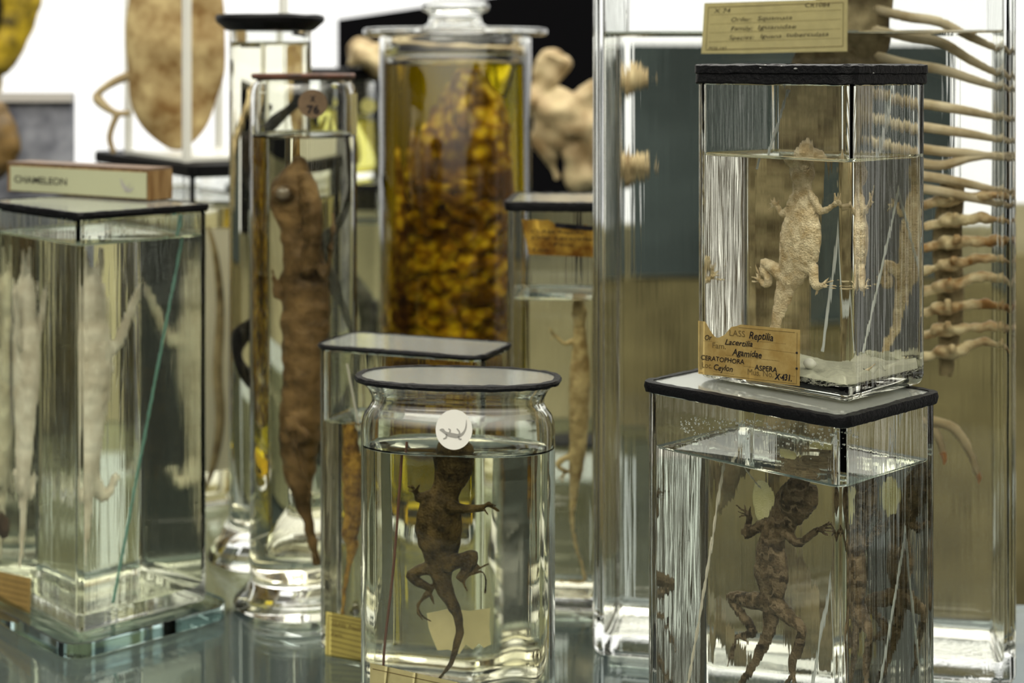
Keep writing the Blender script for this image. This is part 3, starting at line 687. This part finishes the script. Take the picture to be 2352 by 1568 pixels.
# torn paper on the rear wall of the oval jar
def rear_paper(J, name, outline, Y, mat, label):
    V = []; n = len(outline)
    for (px, py) in outline:
        q = J.trace(px, py, Y); V.append(q)
    V2_ = [v+Vector((0, .0004, 0)) for v in V]
    Fc = [list(range(n)), list(range(n, 2*n))[::-1]]+[[i, (i+1) % n, n+(i+1) % n, n+i][::-1] for i in range(n)]
    return obj(name, (V+V2_, Fc), mat, J.root, J.L, smooth=False, label=label)
rear_paper(JO, 'label_remnant', [(980, 1408), (1030, 1398), (1080, 1402), (1126, 1396), (1124, 1440), (1128, 1478), (1112, 1486), (1100, 1476), (1086, 1490), (1070, 1478), (1055, 1500), (1030, 1490), (1005, 1492), (992, 1462), (984, 1440)], .890, M['paper_c'], 'torn cream paper remnant on the rear wall')
def oh(tr, s):
    return [ball(tr(1040, 1052), (.0104, .0088, .0115), 20, 14), ball(tr(1022, 1042, -.006), .003, 10, 7), ball(tr(1064, 1046, -.004), .003, 10, 7)]
mO = critter(JO, .866, [(1044, 1012, 56), (1042, 1030, 84), (1042, 1055, 92), (1040, 1082, 88), (1030, 1112, 70), (1022, 1132, 66), (1016, 1155, 92), (1010, 1185, 104), (1008, 1215, 107), (1010, 1245, 100), (1011, 1275, 80), (1012, 1302, 62), (1014, 1328, 46), (1026, 1362, 36), (1045, 1398, 28), (1056, 1436, 20), (1050, 1478, 18), (1036, 1520, 13), (1010, 1555, 8), (985, 1575, 5)],
    [([(992, 1140, 30), (970, 1142, 24), (962, 1146, 18), (957, 1134, 15)], [[(942, 1128), (933, 1127)], [(944, 1118), (936, 1120)], [(950, 1118), (944, 1113)], [(960, 1120), (965, 1114)]]),
     ([(1038, 1166, 34, -.008), (1070, 1168, 22, -.010), (1106, 1166, 18, -.010)], [[(1125, 1162), (1146, 1175)], [(1122, 1158), (1140, 1162)], [(1120, 1156), (1126, 1152)], [(1114, 1172), (1122, 1184)], [(1110, 1160), (1134, 1157)]]),
     ([(990, 1305, 34), (960, 1310, 28), (942, 1322, 22), (968, 1340, 22), (989, 1352, 18), (970, 1375, 12), (960, 1390, 10)], [[(968, 1412), (992, 1427)], [(960, 1405), (972, 1424)], [(958, 1400), (960, 1412)], [(985, 1362), (997, 1388)]]),
     ([(1030, 1298, 36, -.004), (1062, 1284, 32, -.006), (1088, 1275, 24, -.008), (1078, 1300, 24, -.008), (1056, 1328, 20, -.008), (1072, 1322, 13, -.008)], [[(1095, 1308), (1124, 1294)], [(1105, 1312), (1116, 1330), (1114, 1363)], [(1098, 1300), (1088, 1296)], [(1066, 1340), (1074, 1358)]])],
    flat=.62, voxel=.0006, extra=oh, disp=.0007, digit=.0007, dscale=200)
M['brown_skin'] = skin('brown_lizard_skin', rgb(40, 32, 14), rgb(92, 76, 40), 100, 700, .7, .6)
top('lizard', mO, M['brown_skin'], 'plump brown lizard behind the round white sticker in the oval jar', 'lizard')
b1 = JO.trace(905, 1290, .866); b2 = JO.trace(882, 1500, .866)
strip('cord', [JO.trace(925, 1020, .87), b1, b2, JO.trace(884, 1600, .866)], .0007, plain('brown_cord', rgb(96, 60, 40), .7), 'thin brown cord along the left inside of the oval jar', 'cord')

# ================================================================== SECOND OVAL JAR
JM = make_jar('specimen_jar', 'clear oval jar partly hidden behind the left of the front oval jar', kind='rect', c=(-.0600, .992), ax=(.927, -.375), hw=.055, hd=.026, r=.009, z0=0, z1=.1865, level=.1405, wall=.004, base=.009, liq='liq_pale', mat='glass', lid_t=.0018, over=.0004, rim_h=.0004, rim_w=.0004)
lab, pt = paper('paper_label', JM, [(0, 0), (1, 0), (1, 1), (0, 1)][::-1], plain('yellow_label_paper', rgb(190, 176, 100), .8, .2, var=.1, vs=80), ((750, 1404), (930, 1440), (930, 1560), (748, 1512)), label='yellow lined label low on the jar')
obj('printed_lines', strokes(pt, [(.03, .06, .97, .06), (.03, .06, .03, .94), (.03, .94, .97, .94)]+[(.06, .14+.11*k, .95, .14+.11*k) for k in range(8)], .0004, .0007), M['ink_brown'], lab, JM.L, smooth=False)
write(JM, pt, [('CLASS  Reptilia', .08, .24, .1, .1, 0, .4), ('Fam.', .08, .46, .1, .1, 0, .14)], M['ink_brown'], lab, 1.6, 'faded_writing', push=.0007)
mM = critter(JM, .99, [(806, 985, 26), (808, 1050, 44), (812, 1110, 50), (812, 1180, 44), (806, 1230, 30), (812, 1250, 22), (800, 1300, 14), (790, 1370, 9), (785, 1440, 6)],
   [([(800, 1060, 14), (790, 1090, 10), (795, 1120, 8)], [[(792, 1130), (790, 1138)], [(797, 1130), (800, 1138)]]), ([(802, 1200, 16), (790, 1225, 12), (800, 1250, 9)], [[(798, 1262), (796, 1272)], [(804, 1262), (808, 1272)]])], flat=.8, voxel=.0009, disp=.001)
top('lizard', mM, skin('golden_skin', rgb(96, 66, 18), rgb(184, 144, 58), 120, 600), 'small golden brown lizard in the jar behind the front oval jar', 'lizard')
strip('support_line', [at(800, 835, .985), at(828, 985, .985)], .0007, M['thread'], 'pale thread slanting from the lid of the rear oval jar', 'thread')

# ================================================================== TALL CYLINDER WITH BROWN DISC
JT = make_jar('specimen_jar', 'tall cylindrical jar with the brown X 76 disc and warped brown lid', kind='ellipse', c=(-.1402, 1.083), ax=(1, 0), hw=.0357, hd=.0357, z0=0, z1=.3515, level=.312, wall=.003, base=.012, liq='liq_pale', mat='glass_smooth', lid=None,
    prof=[(0, .338), (.0005, .343), (.002, .3475), (.0045, .350), (.0052, .3515)], foot=(.011, .016))
lT = obj('lid', loft(JT.loop, [(.002, .3518), (.0010, .3522), (.0008, .3535), (.0015, .3545)], sub=1, jit=.0004, jf=60), plain('red_brown_lid', rgb(108, 66, 48), .6, c2=rgb(58, 40, 28), vs=90, bump=.5), JT.root, JT.L, label='thin warped red brown lid')
obj('sealant_rim', loft(JT.loop, [(.0045, .3505), (.0018, .3508), (.0012, .3519), (.004, .3521)], closed=True, jit=.0005, jf=90), plain('old_brown_wax', rgb(74, 54, 34), .5), lT, JT.L)
st, pt = disc_on(JT, 'number_disc', 718, 238, 33, 33, M['brown_disc'], 'round brown paper disc with a number')
def pt76(s, t, pu): return pt((s-.5)*2, (t-.5)*2, pu)
write(JT, pt76, [('X', .40, .42, .3, .1, .03, .2), ('76', .30, .84, .4, 0, .03, .42)], M['ink'], st, 1.0, 'number', push=.0009)
lab, pt = paper('paper_label', JT, [(0, 0), (1, 0), (1, 1), (0, 1)][::-1], M['paper_c'], ((806, 215), (819, 215), (819, 310), (806, 310)), label='cream label round the right side')
mT = critter(JT, 1.083, [(686, 372, 34), (682, 392, 62), (672, 420, 86), (668, 455, 98), (674, 490, 92), (684, 530, 80), (694, 580, 92), (700, 640, 104), (702, 720, 112), (702, 800, 110), (698, 880, 104), (694, 960, 100), (690, 1030, 92), (688, 1090, 74), (692, 1140, 46), (704, 1190, 32), (716, 1240, 22), (730, 1300, 14)],
   [([(720, 560, 26, -.008), (745, 640, 18, -.01), (762, 560, 12, -.008), (766, 500, 10, -.006)], [[(758, 485), (752, 478)], [(768, 484), (772, 476)]]), ([(665, 600, 26), (640, 690, 20), (628, 640, 12)], [[(622, 620), (618, 606)], [(630, 618), (632, 602)]]),
    ([(700, 1010, 36, -.01), (660, 960, 22, -.012), (690, 1060, 18, -.012), (712, 1120, 12, -.012)], [[(716, 1140), (722, 1156)], [(708, 1140), (708, 1160)]])], flat=.85, voxel=.0009, disp=.0016, dscale=130,
   extra=lambda tr, s: [ball(tr(650, 446, -.012), .0062, 14, 9), tube([tr(700, 400, -.006), tr(716, 470, -.010), tr(718, 560, -.010), tr(704, 640, -.008)], [.004, .006, .005, .003], 10, 4)])
oT = top('lizard', mT, skin('tan_brown_skin', rgb(58, 44, 25), rgb(130, 104, 68), 34, 420, .7, .45), 'long brown lizard filling the tall cylinder with the brown disc', 'lizard')
pe = JT.trace(650, 446, 1.083-.0165)
obj('eye', ball(pe, (.0042, .0028, .0046), 16, 10), plain('clouded_eye', rgb(120, 108, 92), .2, coat=.4), oT, oT.location, label='sunken grey eye')

# ================================================================== TALL JAR WITH BLACK FLARED LID
JK = make_jar('specimen_jar', 'slim tall jar with wide black lid behind the brown lidded cylinder', kind='ellipse', c=(-.1775, 1.183), ax=(1, 0), hw=.0298, hd=.0298, z0=0, z1=.386, level=.3755, wall=.003, base=.012, liq='liq_pale', mat='glass_smooth', lid=None,
    prof=[(0, .384), (-.0005, .386)], foot=(.016, .03))
obj('lid', loft(JK.loop, [(.003, .3852), (-.002, .3856), (-.0095, .3918), (-.0102, .3945), (-.009, .3968), (.002, .3972)], jit=.0006, jf=60), M['black'], JK.root, JK.L, label='wide black lid with sloping underside')
coil = []
for i in range(90):
    t = i/89; z = .355-.30*t; a = t*14; rr = .015+.004*math.sin(t*20)
    coil.append((-.1775+rr*math.cos(a), 1.183+rr*.8*math.sin(a), z))
top('snake', tube(coil, [.001]+[.0042+.001*math.sin(i*.7) for i in range(88)]+[.001], 10, 2), skin('black_snake_skin', rgb(14, 13, 13), rgb(40, 36, 32), 80, 700), 'thin black snake coiled down inside the slim tall jar', 'snake')

# ================================================================== YELLOW JAR
JY = make_jar('specimen_jar', 'tall wide jar of golden yellow liquid with a knobbed glass lid', kind='ellipse', c=(-.0457, 1.30), ax=(1, 0), hw=.0612, hd=.0612, z0=0, z1=.3832, level=.3595, wall=.0035, base=.012, liq='liq_gold', mat='glass_smooth', lid=None, prof=[(0, .3815), (.001, .3832)])
def lathe(c, prof, n=96):
    V = []; Fc = []; k = len(prof)
    for r, z in prof:
        for j in range(n): V.append((c[0]+r*math.cos(2*PI*j/n), c[1]+r*math.sin(2*PI*j/n), z))
    for i in range(k-1):
        for j in range(n):
            q = (j+1) % n; Fc.append([i*n+j, i*n+q, (i+1)*n+q, (i+1)*n+j])
    Fc.append(list(range(n))[::-1]); Fc.append([(k-1)*n+j for j in range(n)]); return V, Fc
lY = obj('lid', lathe((-.0457, 1.30), [(.054, .3836), (.072, .3838), (.0742, .3852), (.0744, .3875), (.0735, .3893), (.071, .3899), (.032, .3901), (.026, .391), (.0218, .394), (.0205, .3985)]), M['glass_smooth'], JY.root, JY.L, label='broad glass disc lid')
obj('knob', lathe((-.0457, 1.30), [(.0205, .3993), (.0215, .4015), (.0262, .4035), (.0276, .4065), (.0268, .4095), (.023, .4115), (.012, .4122)]), M['glass_smooth'], lY, JY.L, label='flat round glass knob')
random.seed(3)
lumps = []
def yt(x, y, dy=0): return JY.trace(x, y, 1.30+dy)
lumps.append(tube([yt(1075, 175), yt(1080, 260), yt(1070, 360), yt(1050, 480), yt(1040, 620), yt(1035, 760), yt(1035, 900), yt(1035, 1050)], [.008, .022, .028, .034, .038, .040, .042, .038], 24, 5, (0, 1, 0), .9))
for i in range(26):      # hanging folds near the top
    x = random.uniform(905, 1190); y = 190+abs(x-1075)*1.1+random.uniform(-30, 80); 
    lumps.append(tube([yt(x, y, random.uniform(-.02, .01)), yt(x+random.uniform(-8, 8), y+120, random.uniform(-.03, 0)), yt(x+random.uniform(-12, 12), y+300, random.uniform(-.03, 0))], [.0012, .005, .006], 8, 4))
for i in range(230):
    y = random.uniform(430, 960); w = 90+min(1, (y-380)/350)*75; x = 1040+random.uniform(-w, w)
    dd = -.036*math.sqrt(max(0, 1-((x-1040)/(w+12))**2)); r = random.uniform(.003, .0062)
    lumps.append(ball(yt(x, y, dd), (r*1.2, r*.8, r), 9, 6))
def tissue(name, pale, mid, dark):
    m, n, out = newmat(name); p = n.nodes.new('ShaderNodeBsdfPrincipled'); p.inputs['Roughness'].default_value = .6; p.inputs['Specular IOR Level'].default_value = .15
    v = coords(n); vo = n.nodes.new('ShaderNodeTexVoronoi'); vo.inputs['Scale'].default_value = 115; n.links.new(v, vo.inputs['Vector'])
    t = noise_tex(n, v, 26, 3); c1 = ramp(n, vo.outputs['Distance'], [(.15, pale), (.6, mid), (.85, dark)])
    mx = n.nodes.new('ShaderNodeMixRGB'); mx.inputs[2].default_value = dark
    n.links.new(ramp(n, t.outputs[0], [(.42, (0, 0, 0, 1)), (.62, (1, 1, 1, 1))]), mx.inputs[0]); n.links.new(c1, mx.inputs[1])
    n.links.new(mx.outputs[0], p.inputs['Base Color']); n.links.new(p.outputs[0], out.inputs[0]); return m
M['coral'] = tissue('lumpy_tissue', rgb(226, 208, 180), rgb(150, 118, 76), rgb(84, 56, 26))
top('tissue_specimen', remesh(join(*lumps), .0013, 1, .0016, 110), M['coral'], 'lumpy honeycombed tan tissue mass in the golden yellow jar', 'specimen')

# ================================================================== SMALL JAR BETWEEN THE YELLOW AND THE BIG ONE
JP = make_jar('specimen_jar', 'rectangular jar with burnt yellow label between oval and very tall jars', kind='rect', c=(.0310, 1.098), ax=(.9955, -.095), hw=.0310, hd=.040, z0=0, z1=.2655, level=.205, wall=.0045, base=.009, r=.006, liq='liq_pale', lid_t=.004)
burnt = [(0, 0)]+[(.02+k*.07, .02+(.16+.08*math.sin(k*2.3) if k > 4 else .03*math.sin(k*3))) for k in range(13)]+[(1, .2), (1, 1), (.0+.05, 1)]
lab, pt = paper('paper_label', JP, burnt[::-1], plain('tea_stained_paper', rgb(206, 168, 70), .8, .2, c2=rgb(120, 78, 22), vs=70), ((1198, 503), (1400, 507), (1400, 592), (1205, 584)), label='stained yellow label with a burnt upper edge')
write(JP, pt, [('CLASS Reptilia', .1, .38, .13, .1, 0, .6), ('Ord. Lacertilia', .1, .55, .13, .2, 0, .7), ('Fam.', .35, .72, .12, .2, 0, .25), ('Loc.', .1, .88, .12, .2, 0, .2)], M['ink'], lab, 1.8, 'faded_writing', push=.0007)
obj('charred_edge', (lambda V, Fc: (V, Fc))(*strokes(pt, [(.38, .14, .62, .2), (.5, .16, .95, .24)], .003, .0009)), M['ink'], lab, JP.L, smooth=False)
mP = critter(JP, 1.10, [(1328, 690, 26), (1330, 715, 34), (1331, 745, 28), (1332, 800, 36), (1332, 860, 48), (1330, 930, 46), (1328, 1000, 42), (1324, 1070, 34), (1318, 1123, 20), (1314, 1190, 12), (1322, 1250, 9), (1340, 1310, 8), (1340, 1352, 8), (1310, 1372, 7), (1285, 1368, 5)],
   [([(1325, 775, 14), (1298, 788, 11), (1275, 768, 8)], [[(1262, 762), (1256, 756)], [(1264, 754), (1258, 748)], [(1268, 775), (1262, 780)]]), ([(1322, 1040, 20), (1296, 1052, 14), (1280, 1066, 12), (1300, 1082, 11)], [[(1286, 1095), (1280, 1100)], [(1292, 1098), (1290, 1106)]])], flat=.8, voxel=.0008, disp=.0006)
top('lizard', mP, skin('pale_tan_skin', rgb(140, 118, 76), rgb(206, 186, 136), 90, 700, .5), 'pale lizard with hooked tail in the jar with the burnt label', 'lizard')

# ================================================================== LEFT JAR WITH THE CHAMELEON
JA = make_jar('specimen_jar', 'large rectangular jar at the left holding the pale chameleon', **corner_jar((-.2655, .987), (.728, .686), .0925, .128, z0=.0105, z1=.2655, level=.2485, wall=.0036, base=.01, r=.0042, liq='liq_green', mat='glass_green', lid_t=.0035, over=.0008, rim_h=.0002, rim_w=.0006))
top('glass_plinth', loft(JA.loop, [(-.012, .0004), (-.0125, .001), (-.0125, .0093), (-.012, .0098)]), M['shelf_glass'], 'pale green glass plate under the chameleon jar', 'plate', smooth=False)
YA = solve_Y(JA, 60, 215, 1.02, 1.16, 850); p = JA.trace(215, 850, YA, True, 'right'); PA = Plane(p.x, p.y, -50); JA.face = 'right'
print('YA', YA)
mA = critter(JA, PA, [(212, 630, 26), (211, 660, 48), (212, 700, 58), (213, 735, 56), (214, 770, 66), (216, 820, 70), (214, 880, 66), (210, 950, 56), (206, 1010, 48), (202, 1060, 42), (200, 1100, 34), (200, 1150, 22), (198, 1210, 16), (192, 1270, 11), (184, 1310, 7)],
   [([(228, 770, 34), (248, 797, 28), (264, 794, 24), (292, 735, 20), (318, 668, 18)], [[(322, 645), (318, 632)], [(328, 646), (332, 634)]]),
    ([(204, 775, 32), (188, 800, 26), (176, 790, 22), (160, 730, 18), (150, 680, 16)], [[(146, 655), (146, 640)], [(154, 655), (156, 642)]]),
    ([(210, 1085, 32), (232, 1132, 25), (250, 1122, 20), (264, 1092, 17)], [[(266, 1082), (268, 1072)], [(258, 1084), (256, 1074)]]),
    ([(198, 1085, 32), (180, 1130, 24), (166, 1120, 19), (154, 1095, 16)], [[(150, 1082), (150, 1072)], [(158, 1082), (160, 1072)]])], flat=1.35, voxel=.0009, disp=.0007, dscale=150,
   extra=lambda tr, s: [tube([tr(222, 640), tr(230, 600), tr(232, 568)], [.004, .0026, .0014], 8, 3), tube([tr(202, 640), tr(198, 600), tr(196, 572)], [.004, .0026, .0014], 8, 3), ball(tr(228, 665, -.004), .005, 12, 8)])
top('chameleon', mA, skin('pale_chameleon_skin', rgb(216, 204, 184), rgb(250, 243, 228), 60, 600, .5), 'pale grey chameleon upright with raised forelegs in the left jar', 'chameleon')
s1 = JA.trace(414, 570, 1.06); s2 = JA.trace(258, 1390, 1.03); d_ = s2-s1
strip('glass_edge_bar', [s1-d_*.08, s1, s2], .0011, M['teal_edge'], 'teal bar for a lit glass plate edge slanting inside the chameleon jar', 'rod')  # teal bar drawn for the glow along a plate edge
lab, pt = paper('paper_label', JA, [(0, 0), (1, 0), (1, 1), (0, 1)][::-1], plain('ochre_label_paper', rgb(178, 150, 92), .8, .2, var=.1), ((-18, 1308), (72, 1328), (70, 1425), (-18, 1402)), label='ochre label low on the left wall')
obj('printed_lines', strokes(pt, [(.1, .15+.14*k, .95, .15+.14*k) for k in range(6)], .0004, .0007), M['ink_brown'], lab, JA.L, smooth=False)
top('brown_fragment', remesh(join(ball(JA.trace(105, 1215, 1.10), (.013, .005, .009)), ball(JA.trace(130, 1222, 1.10), (.008, .005, .008))), .001, 1, .0015, 200), plain('brown_bark', rgb(84, 62, 42), .8), 'brown scrap low behind the left wall of the chameleon jar', 'fragment')
# wooden name block on the lid
A0 = Vector((-.2415, 1.073)); fd = Vector((-.122, .08)).normalized(); sd = Vector((.548, .836))
zt = JA.top; bl = A0; brk = thing('name_block', (bl.x+fd.x*.07, bl.y+fd.y*.07, zt), 'wooden block with a CHAMELEON name plate lying on the left jar', 'sign')
def obox(p0, L1, L2, z0, z1, e=0.0):
    a = Vector((p0[0], p0[1])); q = [a, a+sd*L2, a+sd*L2+fd*L1, a+fd*L1]
    return [(v.x, v.y, z) for z in (z0, z1) for v in q], [[0, 3, 2, 1], [4, 5, 6, 7], [0, 1, 5, 4], [1, 2, 6, 5], [2, 3, 7, 6], [3, 0, 4, 7]]
obj('block', obox(A0, .142, .021, zt+.0002, zt+.0200), M['wood'], brk, brk.location, smooth=False, label='plain oak block')
obj('top_strip', obox(A0-sd*.0006, .142, .0216, zt+.0201, zt+.0215), M['wood_dark'], brk, brk.location, smooth=False)
np_ = obj('name_plate', obox(A0-sd*.0012+fd*.002, .136, .001, zt+.0012, zt+.0185), plain('pale_green_card', rgb(164, 166, 136), .7, .15), brk, brk.location, smooth=False, label='pale green printed card')
def ptc(s, t, pu=0): 
    q = A0-sd*(.0012+.0003)+fd*(.002+.136*(1-s)); return Vector((q.x, q.y, zt+.0012+.0173*(1-t)))
class _J: L = brk.location
write(_J, ptc, [('CHAMELEON', .035, .66, .40, 0, .009, .40)], M['ink'], np_, 7, 'lettering')
def pts_(s, t, pu=0): return ptc(.87+s*.05, .5+t*.35)
pt = lambda a, b, c=0: pts_(a, b)
obj('printed_chameleon', join(sil([(-.9, -.7), (-.6, 0), (-.1, .5), (.5, .6), (.9, .2)], [.05, .2, .25, .15, .03]), sil([(-.1, .5), (-.1, .9)], [.08, .05]), sil([(.1, .3), (.5, -.2)], [.06, .03])), M['ink_grey'], np_, brk.location, smooth=False)

# ================================================================== JARS FURTHER BACK
JC = make_jar('specimen_jar', 'pale backed jar with a thick black lid behind the chameleon jar', **corner_jar((-.2575, 1.30), (.85, .527), .095, .26, z0=0, z1=.2705, level=.243, wall=.005, base=.01, r=.008, liq='liq_pale', mat='glass_smooth', lid=None))
lC = obj('lid', loft(JC.loop, [(.004, .2695), (-.001, .2697), (-.0016, .2705), (-.0014, .2787), (0, .2797), (.004, .2798)], sub=12, jit=.0004), M['black'], JC.root, JC.L, label='thick black lid')
u = Vector((.85, .527)); v_ = Vector((-.527, .85)); c0 = Vector((-.2575, 1.30))
M['cream_board'] = plain('cream_board', rgb(226, 222, 204), .7, .1)
q = c0+u*.0475+v_*.032
obj('backing_board', box((q.x, q.y, .125), (.074, .002, .2), (.85, .527)), M['cream_board'], JC.root, JC.L, smooth=False, label='cream backing board')
q4_ = c0+u*.02+v_*.15
obj('backing_board', box((q4_.x, q4_.y, .125), (.002, .2, .2), (.85, .527)), plain('olive_board', rgb(84, 78, 50), .8, .05, var=.3, vs=14), JC.root, JC.L, smooth=False, label='dark olive board')  # board added to darken the refracted view behind the chameleon
q3 = c0+v_*.018; PC = Plane(q3.x, q3.y, -31.8)
top('lizard_tail', tube([JC.trace(a, b, PC, True, 'right') for a, b in ((478, 520), (494, 580), (506, 700), (500, 850), (506, 960), (492, 1060), (468, 1130))], [.0012, .0025, .0035, .004, .004, .003, .0012], 12, 6), M['tan_skin'], 'long brown curved tail in the jar behind the chameleon jar', 'specimen')

JG = make_jar('specimen_jar', 'low rectangular jar at the back under the yellow tinted round jar', kind='rect', c=(-.206, 1.665), ax=(1, -.03), hw=.0775, hd=.05, z0=0, z1=.236, level=.2, wall=.005, base=.01, r=.008, liq='liq_green', mat='glass_green', lid_t=.004)
mG = remesh(join(tube([(-.19, 1.665, .19), (-.178, 1.66, .16), (-.15, 1.655, .12), (-.147, 1.66, .08), (-.165, 1.66, .05), (-.19, 1.665, .06), (-.195, 1.665, .1)], [.003, .007, .01, .011, .01, .007, .003], 12, 5)), .0012, 1, .001)
top('snake', mG, skin('grey_snake_skin', rgb(50, 50, 46), rgb(110, 108, 96), 60, 500), 'grey snake curled in the low jar at the back', 'snake')
JR = make_jar('specimen_jar', 'round jar of olive yellow liquid with black lid at the back', kind='ellipse', c=(-.188, 1.665), ax=(1, 0), hw=.048, hd=.048, z0=JG.top, z1=.3445, level=.302, wall=.004, base=.01, liq='liq_olive', mat='glass_smooth', lid=None, prof=[(0, .343), (.001, .3445)])
obj('lid', lathe((-.188, 1.665), [(.045, .3448), (.054, .345), (.0555, .348), (.0555, .3545), (.054, .357), (.03, .3575)]), M['black'], JR.root, JR.L, label='black lid')
disc_on(JR, 'round_sticker', 845, 243, 17, 17, plain('yellow_sticker', rgb(206, 200, 120), .7), 'round pale yellow sticker')
mR = remesh(join(*[tube([(-.188+.02*math.cos(k), 1.66+.012*math.sin(k), .29), (-.188+.025*math.cos(k+.5), 1.655, .265), (-.185+.02*math.cos(k+1), 1.66, .254)], [.002, .0055, .003], 8, 4) for k in range(5)]), .0012, 1)
top('tissue_specimen', mR, plain('olive_tissue', rgb(150, 140, 70), .6, var=.2), 'olive fibrous specimen in the round back jar', 'specimen')

# acrylic case with the leathery disc standing on the pale jar
ZC = .2801
ac = thing('display_case', (-.335, 1.43, ZC), 'clear upright acrylic case with pale edges on the pale backed jar', 'case')
M['acrylic_edge'] = plain('acrylic_edge', rgb(240, 240, 232), .3, trans=.3)  # white colour stands for light caught in the clear acrylic edges
cc = c0+u*.0475+v_*.10
for k, (a, b) in enumerate(((-1, -1), (1, -1), (1, 1), (-1, 1))):
    w = cc+u*a*.043+v_*b*.074; obj('corner_edge', box((w.x, w.y, ZC+.11), (.006, .006, .2195), (.85, .527)), M['acrylic_edge'], ac, ac.location, smooth=False)
obj('base_plate', box((cc.x, cc.y, ZC+.0025), (.092, .154, .0035), (.85, .527)), M['acrylic_edge'], ac, ac.location, smooth=False)
mS = ball((0, 0, 0), 1, 48, 32); cS = at(402, 95, 1.415)
shell = remesh(([(cS.x+v.x*.0445, cS.y+v.y*.020, cS.z+v.z*.0965) for v in mS[0]], mS[1]), .002, 1, .004, 28)
oS = top('dried_specimen', shell, plain('dried_hide', rgb(186, 166, 120), .7, .1, c2=rgb(116, 88, 50), vs=36, bump=.4, bs=90), 'large oval leathery tan specimen standing on the pale backed jar', 'specimen')
tw = [at(x, y, 1.415) for x, y in ((300, 172), (262, 188), (228, 212), (226, 230), (262, 258), (300, 260))]
tw2 = [at(x, y, 1.415) for x, y in ((272, 258), (258, 290), (252, 320), (262, 352))]
obj('tendril', remesh(join(tube(tw, [.0045, .004, .0034, .005, .0032, .0028], 8, 4), tube(tw2, [.0034, .003, .003, .0026], 8, 4)), .0009, 1), M['bone'], oS, oS.location, label='thin knotted tan tendril')

# far left things standing behind
gb = thing('label_holder', (-.52, 1.62, 0), 'grey framed picture panel standing at the far left', 'frame')
p0 = at(-60, 215, 1.62); p1 = at(166, 215, 1.62)
obj('panel', slab(p0.x, p1.x, 1.62, 1.63, 0.0003, p0.z), plain('grey_photo', rgb(150, 152, 160), .5, c2=rgb(70, 72, 84), vs=22), gb, gb.location, smooth=False, label='blurry grey picture')
obj('top_bar', slab(p0.x, p1.x+.001, 1.612, 1.622, p0.z-.008, p0.z+.001), plain('grey_bar', rgb(176, 172, 166), .5), gb, gb.location, smooth=False)
pl = at(24, 330, 1.56)
top('dark_specimen', remesh(join(ball((pl.x-.02, 1.56, pl.z), (.03, .02, .036)), ball((pl.x-.02, 1.56, .10), (.03, .02, .11)), ball((pl.x-.015, 1.56, pl.z+.03), .012)), .002, 1, .003, 60), plain('dark_tan', rgb(120, 92, 40), .6, c2=rgb(34, 28, 18), vs=30), 'dark brown and ochre specimen at the far left edge', 'specimen')
px_ = at(15, 50, 1.75)
yb = top('yellow_black_specimen', remesh(join(tube([(px_.x+.02, 1.75, px_.z+.06), (px_.x+.012, 1.75, px_.z+.01), (px_.x-.004, 1.75, px_.z-.04), (px_.x-.02, 1.75, px_.z-.08), (px_.x-.03, 1.75, .02)], [.022, .022, .016, .012, .01], 14, 5), ball((px_.x, 1.75, px_.z+.01), (.02, .016, .022))), .002, 1, .003, 50), plain('yellow_black_hide', rgb(206, 176, 40), .5, c2=rgb(12, 11, 10), vs=34), 'yellow and black specimen at the top left corner', 'specimen')
obj('black_patch', remesh(join(ball((px_.x-.022, 1.738, px_.z+.012), (.026, .02, .034)), ball((px_.x-.032, 1.738, px_.z-.04), (.02, .016, .03))), .002, 1, .003, 50), M['black'], yb, yb.location, label='black patch on the front')

# bones on a stand in front of the black board
DB = 1.62
bb = lambda x, y, dy=0: at(x, y, DB)+Vector((0, dy, 0))
k = DB/F
bones = remesh(join(ball(bb(1290, 275), (75*k, .03, 70*k)), ball(bb(1340, 300, .01), (70*k, .03, 85*k)), tube([bb(1228, 235), bb(1250, 180), bb(1275, 130)], [.013, .012, .015], 12, 4), ball(bb(1262, 150), (.014, .012, .018)),
    tube([bb(1240, 300), bb(1262, 360), bb(1280, 410)], [.014, .008, .003], 10, 4), tube([bb(1330, 330), bb(1340, 400), bb(1345, 440)], [.02, .016, .01], 10, 4), tube([bb(1220, 235), bb(1100, 200), bb(960, 170), bb(860, 130), bb(800, 125)], [.016, .012, .012, .018, .01], 12, 4),
    ball(bb(850, 125), (.02, .015, .014)), tube([bb(1340, 240), bb(1420, 190), bb(1480, 150)], [.016, .012, .01], 10, 4), tube([bb(1380, 320), bb(1440, 360), bb(1500, 340)], [.02, .016, .01], 10, 4)), .0020, 1, .009, 48)
oB = top('skull', bones, M['bone'], 'blurred cream skull and bone group before the black board', 'bones')
bs = bb(1330, 400)
obj('stand_rod', tube([(bs.x, DB+.01, .0005), (bs.x, DB+.01, bs.z)], [.003, .003], 12, 1), M['black'], oB, oB.location, label='black stand rod')
obj('stand_foot', lathe((bs.x, DB+.01), [(.03, .0003), (.03, .004), (.006, .007)], 40), M['black'], oB, oB.location, label='black stand foot')
# the board itself, top edge rising to the right
bx0, bx1 = at(775, 0, 2.2).x, at(1378, 0, 2.2).x
zl, zr, zb_ = at(0, 44, 2.2).z, at(0, -44, 2.2).z, at(0, 478, 2.2).z
V = [(x, y, z) for y in (2.2, 2.22) for x, z in ((bx0, zb_), (bx1, zb_), (bx1, zr), (bx0, zl))]
struct('wall_panel_black', (V, [[0, 1, 2, 3], [7, 6, 5, 4], [0, 4, 5, 1], [1, 5, 6, 2], [2, 6, 7, 3], [3, 7, 4, 0]]), M['wall_black'])
